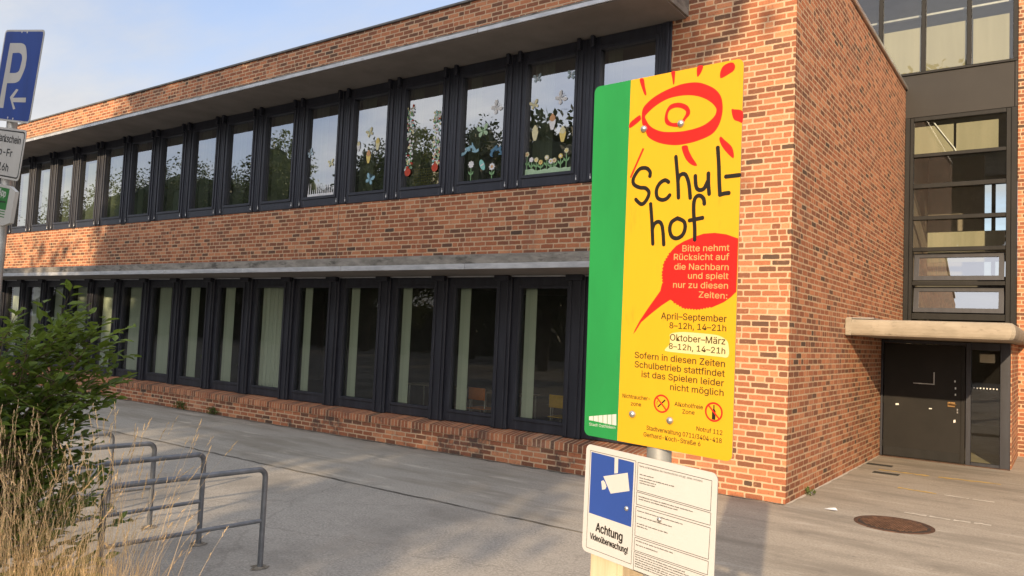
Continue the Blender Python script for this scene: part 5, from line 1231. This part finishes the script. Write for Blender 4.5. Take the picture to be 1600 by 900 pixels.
# ---- trees across the road: mirrored in the windows and shading the yard; some added to dim the side wall
def leaf_cloud(seed, cen, rad, n, size, clumps=70, hollow=.35):
    rg = np.random.default_rng(seed)
    d = rg.normal(size=(clumps, 3)); d /= np.linalg.norm(d, axis=1)[:, None]
    cc = d*(hollow+(1-hollow)*rg.random((clumps, 1))**.6)*np.array(rad)+np.array(cen)
    cr_ = rg.uniform(.5, 1.25, clumps)*min(rad)*.30
    idx = rg.integers(0, clumps, n)
    p = cc[idx]+rg.normal(size=(n, 3))*cr_[idx][:, None]*(.40 if hollow > .5 else .62)
    a = rg.normal(size=(n, 3)); a /= np.linalg.norm(a, axis=1)[:, None]
    b_ = np.cross(a, rg.normal(size=(n, 3))); b_ /= np.linalg.norm(b_, axis=1)[:, None]
    s_ = rg.uniform(.6, 1.3, n)[:, None]*size
    v = np.stack([p-a*s_, p+b_*s_*.55, p+a*s_, p-b_*s_*.55], 1).reshape(-1, 3)
    return v
def tree(x, y, h, rad, label, seed, mleaf='leaf_tree', n=6000, size=.24, base=.32, name='broadleaf_tree'):
    r = empty(name, (x, y, 0), label, 'tree', 'trees across from the school')
    b = MB(); rg = random.Random(seed)
    zt = h*.62; b.tube([(x, y, -.1), (x+rg.gauss(0, .1), y, h*.2), (x+rg.gauss(0, .2), y+rg.gauss(0, .2), h*.42), (x+rg.gauss(0, .3), y, zt), (x, y, h*.9)], [h*.022, h*.018, h*.013, h*.008, h*.002], 9)
    for k in range(9):
        a = rg.uniform(0, 2*PI); z0 = h*rg.uniform(base*.8, .65); q = rg.uniform(.5, .9)
        b.tube([(x, y, z0), (x+rad*.4*math.cos(a)*q, y+rad*.4*math.sin(a)*q, z0+h*.06), (x+rad*q*math.cos(a), y+rad*q*math.sin(a), z0+h*.16)], [h*.008, h*.005, h*.0015], 6)
    make('trunk', b, 'bark', r, uv=False)
    cz = h*(base+1)/2; v = leaf_cloud(seed, (x, y, cz), (rad, rad, h*(1-base)/2), n, size, 150 if size < .2 else 70, .62 if size < .2 else .3)
    m_ = MB(); m_.v = [tuple(q) for q in v.tolist()]; nf = len(v)//4; m_.f = [(4*i, 4*i+1, 4*i+2, 4*i+3) for i in range(nf)]; m_.sm = [False]*nf; m_.mi = [0]*nf
    # dense inner foliage
    ib = bmesh.new(); bmesh.ops.create_icosphere(ib, subdivisions=3, radius=1.0); k0 = len(m_.v)
    for q in ib.verts:
        u = q.co.normalized(); k = .74+.16*math.sin(3.1*u.x+seed)*math.sin(2.7*u.y+seed*.7)+.13*math.sin(6.3*u.z+seed)*math.sin(5.1*u.x)+rg.uniform(-.07, .07)
        m_.v.append((x+u.x*rad*k, y+u.y*rad*k, cz+u.z*h*(1-base)/2*k))
    ib.verts.index_update()
    for q in ib.faces: m_.f.append(tuple(k0+w_.index for w_ in q.verts)); m_.sm.append(False); m_.mi.append(0)
    ib.free()
    make('crown', m_, mleaf, r, uv=False)
for i, (x, y, h, rad, ml, nn, sz, bs, lab) in enumerate((
    (2.5, -25.0, 19.2, 3.3, 'leaf_tree', 17000, .24, .385, 'tall dark tree across the road shading the corner of the yard'),
    (-2.0, -25.5, 19.2, 3.8, 'leaf_tree', 17000, .24, .37, 'broad dark tree across the road shading the middle of the facade'),
    (-7.2, -25.0, 18.9, 3.7, 'leaf_tree', 16000, .24, .37, 'tall dark tree across the road shading the left windows'),
    (-13.4, -25.5, 12.6, 3.8, 'leaf_tree', 7000, .24, .2, 'low tree across the road left of the three tall shading trees'),
    (-21.0, -26.0, 14.2, 4.9, 'leaf_tree', 8500, .24, .16, 'low spreading tree across the road shading the leftmost lower windows'),
    (13.5, -6.5, 12.5, 3.4, 'leaf_tree', 7000, .24, .16, 'unseen tree added right of the forecourt to dim the side wall, nearest the street'),  # three trees added out of view to cut skylight on the side wall
    (14.5, 0.5, 13.5, 3.6, 'leaf_tree', 7000, .24, .16, 'unseen tree added right of the forecourt to dim the side wall, middle of three'),
    (15.5, 6.0, 13.0, 3.4, 'leaf_tree', 7000, .24, .16, 'unseen tree added right of the forecourt to dim the side wall, nearest the brick wall'),
    (-26.8, -34.5, 15.6, 4.4, 'leaf_tree', 15000, .155, .10, 'bushy dark tree mirrored in the flower row window'),
    (-33.0, -34.5, 18.0, 3.7, 'leaf_tree', 15000, .155, .10, 'dark tree mirrored in the window with the blue paper branches'),
    (-39.5, -34.0, 18.6, 3.8, 'leaf_light', 11000, .155, .12, 'loose light green tree mirrored in the garland window'),
    (-44.8, -35.0, 17.6, 3.4, 'leaf_tree', 15000, .155, .10, 'dark tree mirrored left of the garland window'),
    (-51.5, -36.0, 14.6, 4.6, 'leaf_tree', 15000, .155, .10, 'low dark tree mirrored under open sky left of the garlands'),
    (-58.0, -36.0, 20.5, 3.7, 'leaf_light', 11000, .155, .12, 'tall loose birch mirrored in the middle upper windows'),
    (-64.5, -37.0, 18.0, 4.6, 'leaf_tree', 15000, .155, .10, 'dark spreading tree mirrored left of the birch'),
    (-72.0, -38.0, 19.2, 5.0, 'leaf_tree', 15000, .155, .10, 'large dark tree mirrored in the left upper windows'),
    (-81.0, -38.0, 20.2, 5.8, 'leaf_tree', 15000, .155, .10, 'very large dark tree mirrored in the leftmost upper windows'),
    (-92.0, -39.0, 19.5, 6.4, 'leaf_light', 11000, .155, .10, 'broad light green tree mirrored near the left end of the facade'),
    (-104.0, -40.0, 18.4, 7.0, 'leaf_tree', 15000, .155, .10, 'farthest dark tree mirrored at the left end of the facade'))):
    tree(x, y, h, rad, lab, 100+i, ml, nn, sz, bs)

hd = empty('horizon_block_hedge', (-45, -42, 0), 'unseen long dark hedge added behind the trees to block the bright horizon', 'hedge')  # added out of view so window reflections show no bright horizon
v = np.concatenate([leaf_cloud(900+k, (-118+k*9.0, -42, 2.4), (5.4, 1.3, 2.6), 1500, .34, 60, .2) for k in range(16)])
m_ = MB(); m_.v = [tuple(q) for q in v.tolist()]; nf = len(v)//4; m_.f = [(4*i, 4*i+1, 4*i+2, 4*i+3) for i in range(nf)]; m_.sm = [False]*nf; m_.mi = [0]*nf
make('foliage', m_, 'leaf_tree', hd, uv=False)
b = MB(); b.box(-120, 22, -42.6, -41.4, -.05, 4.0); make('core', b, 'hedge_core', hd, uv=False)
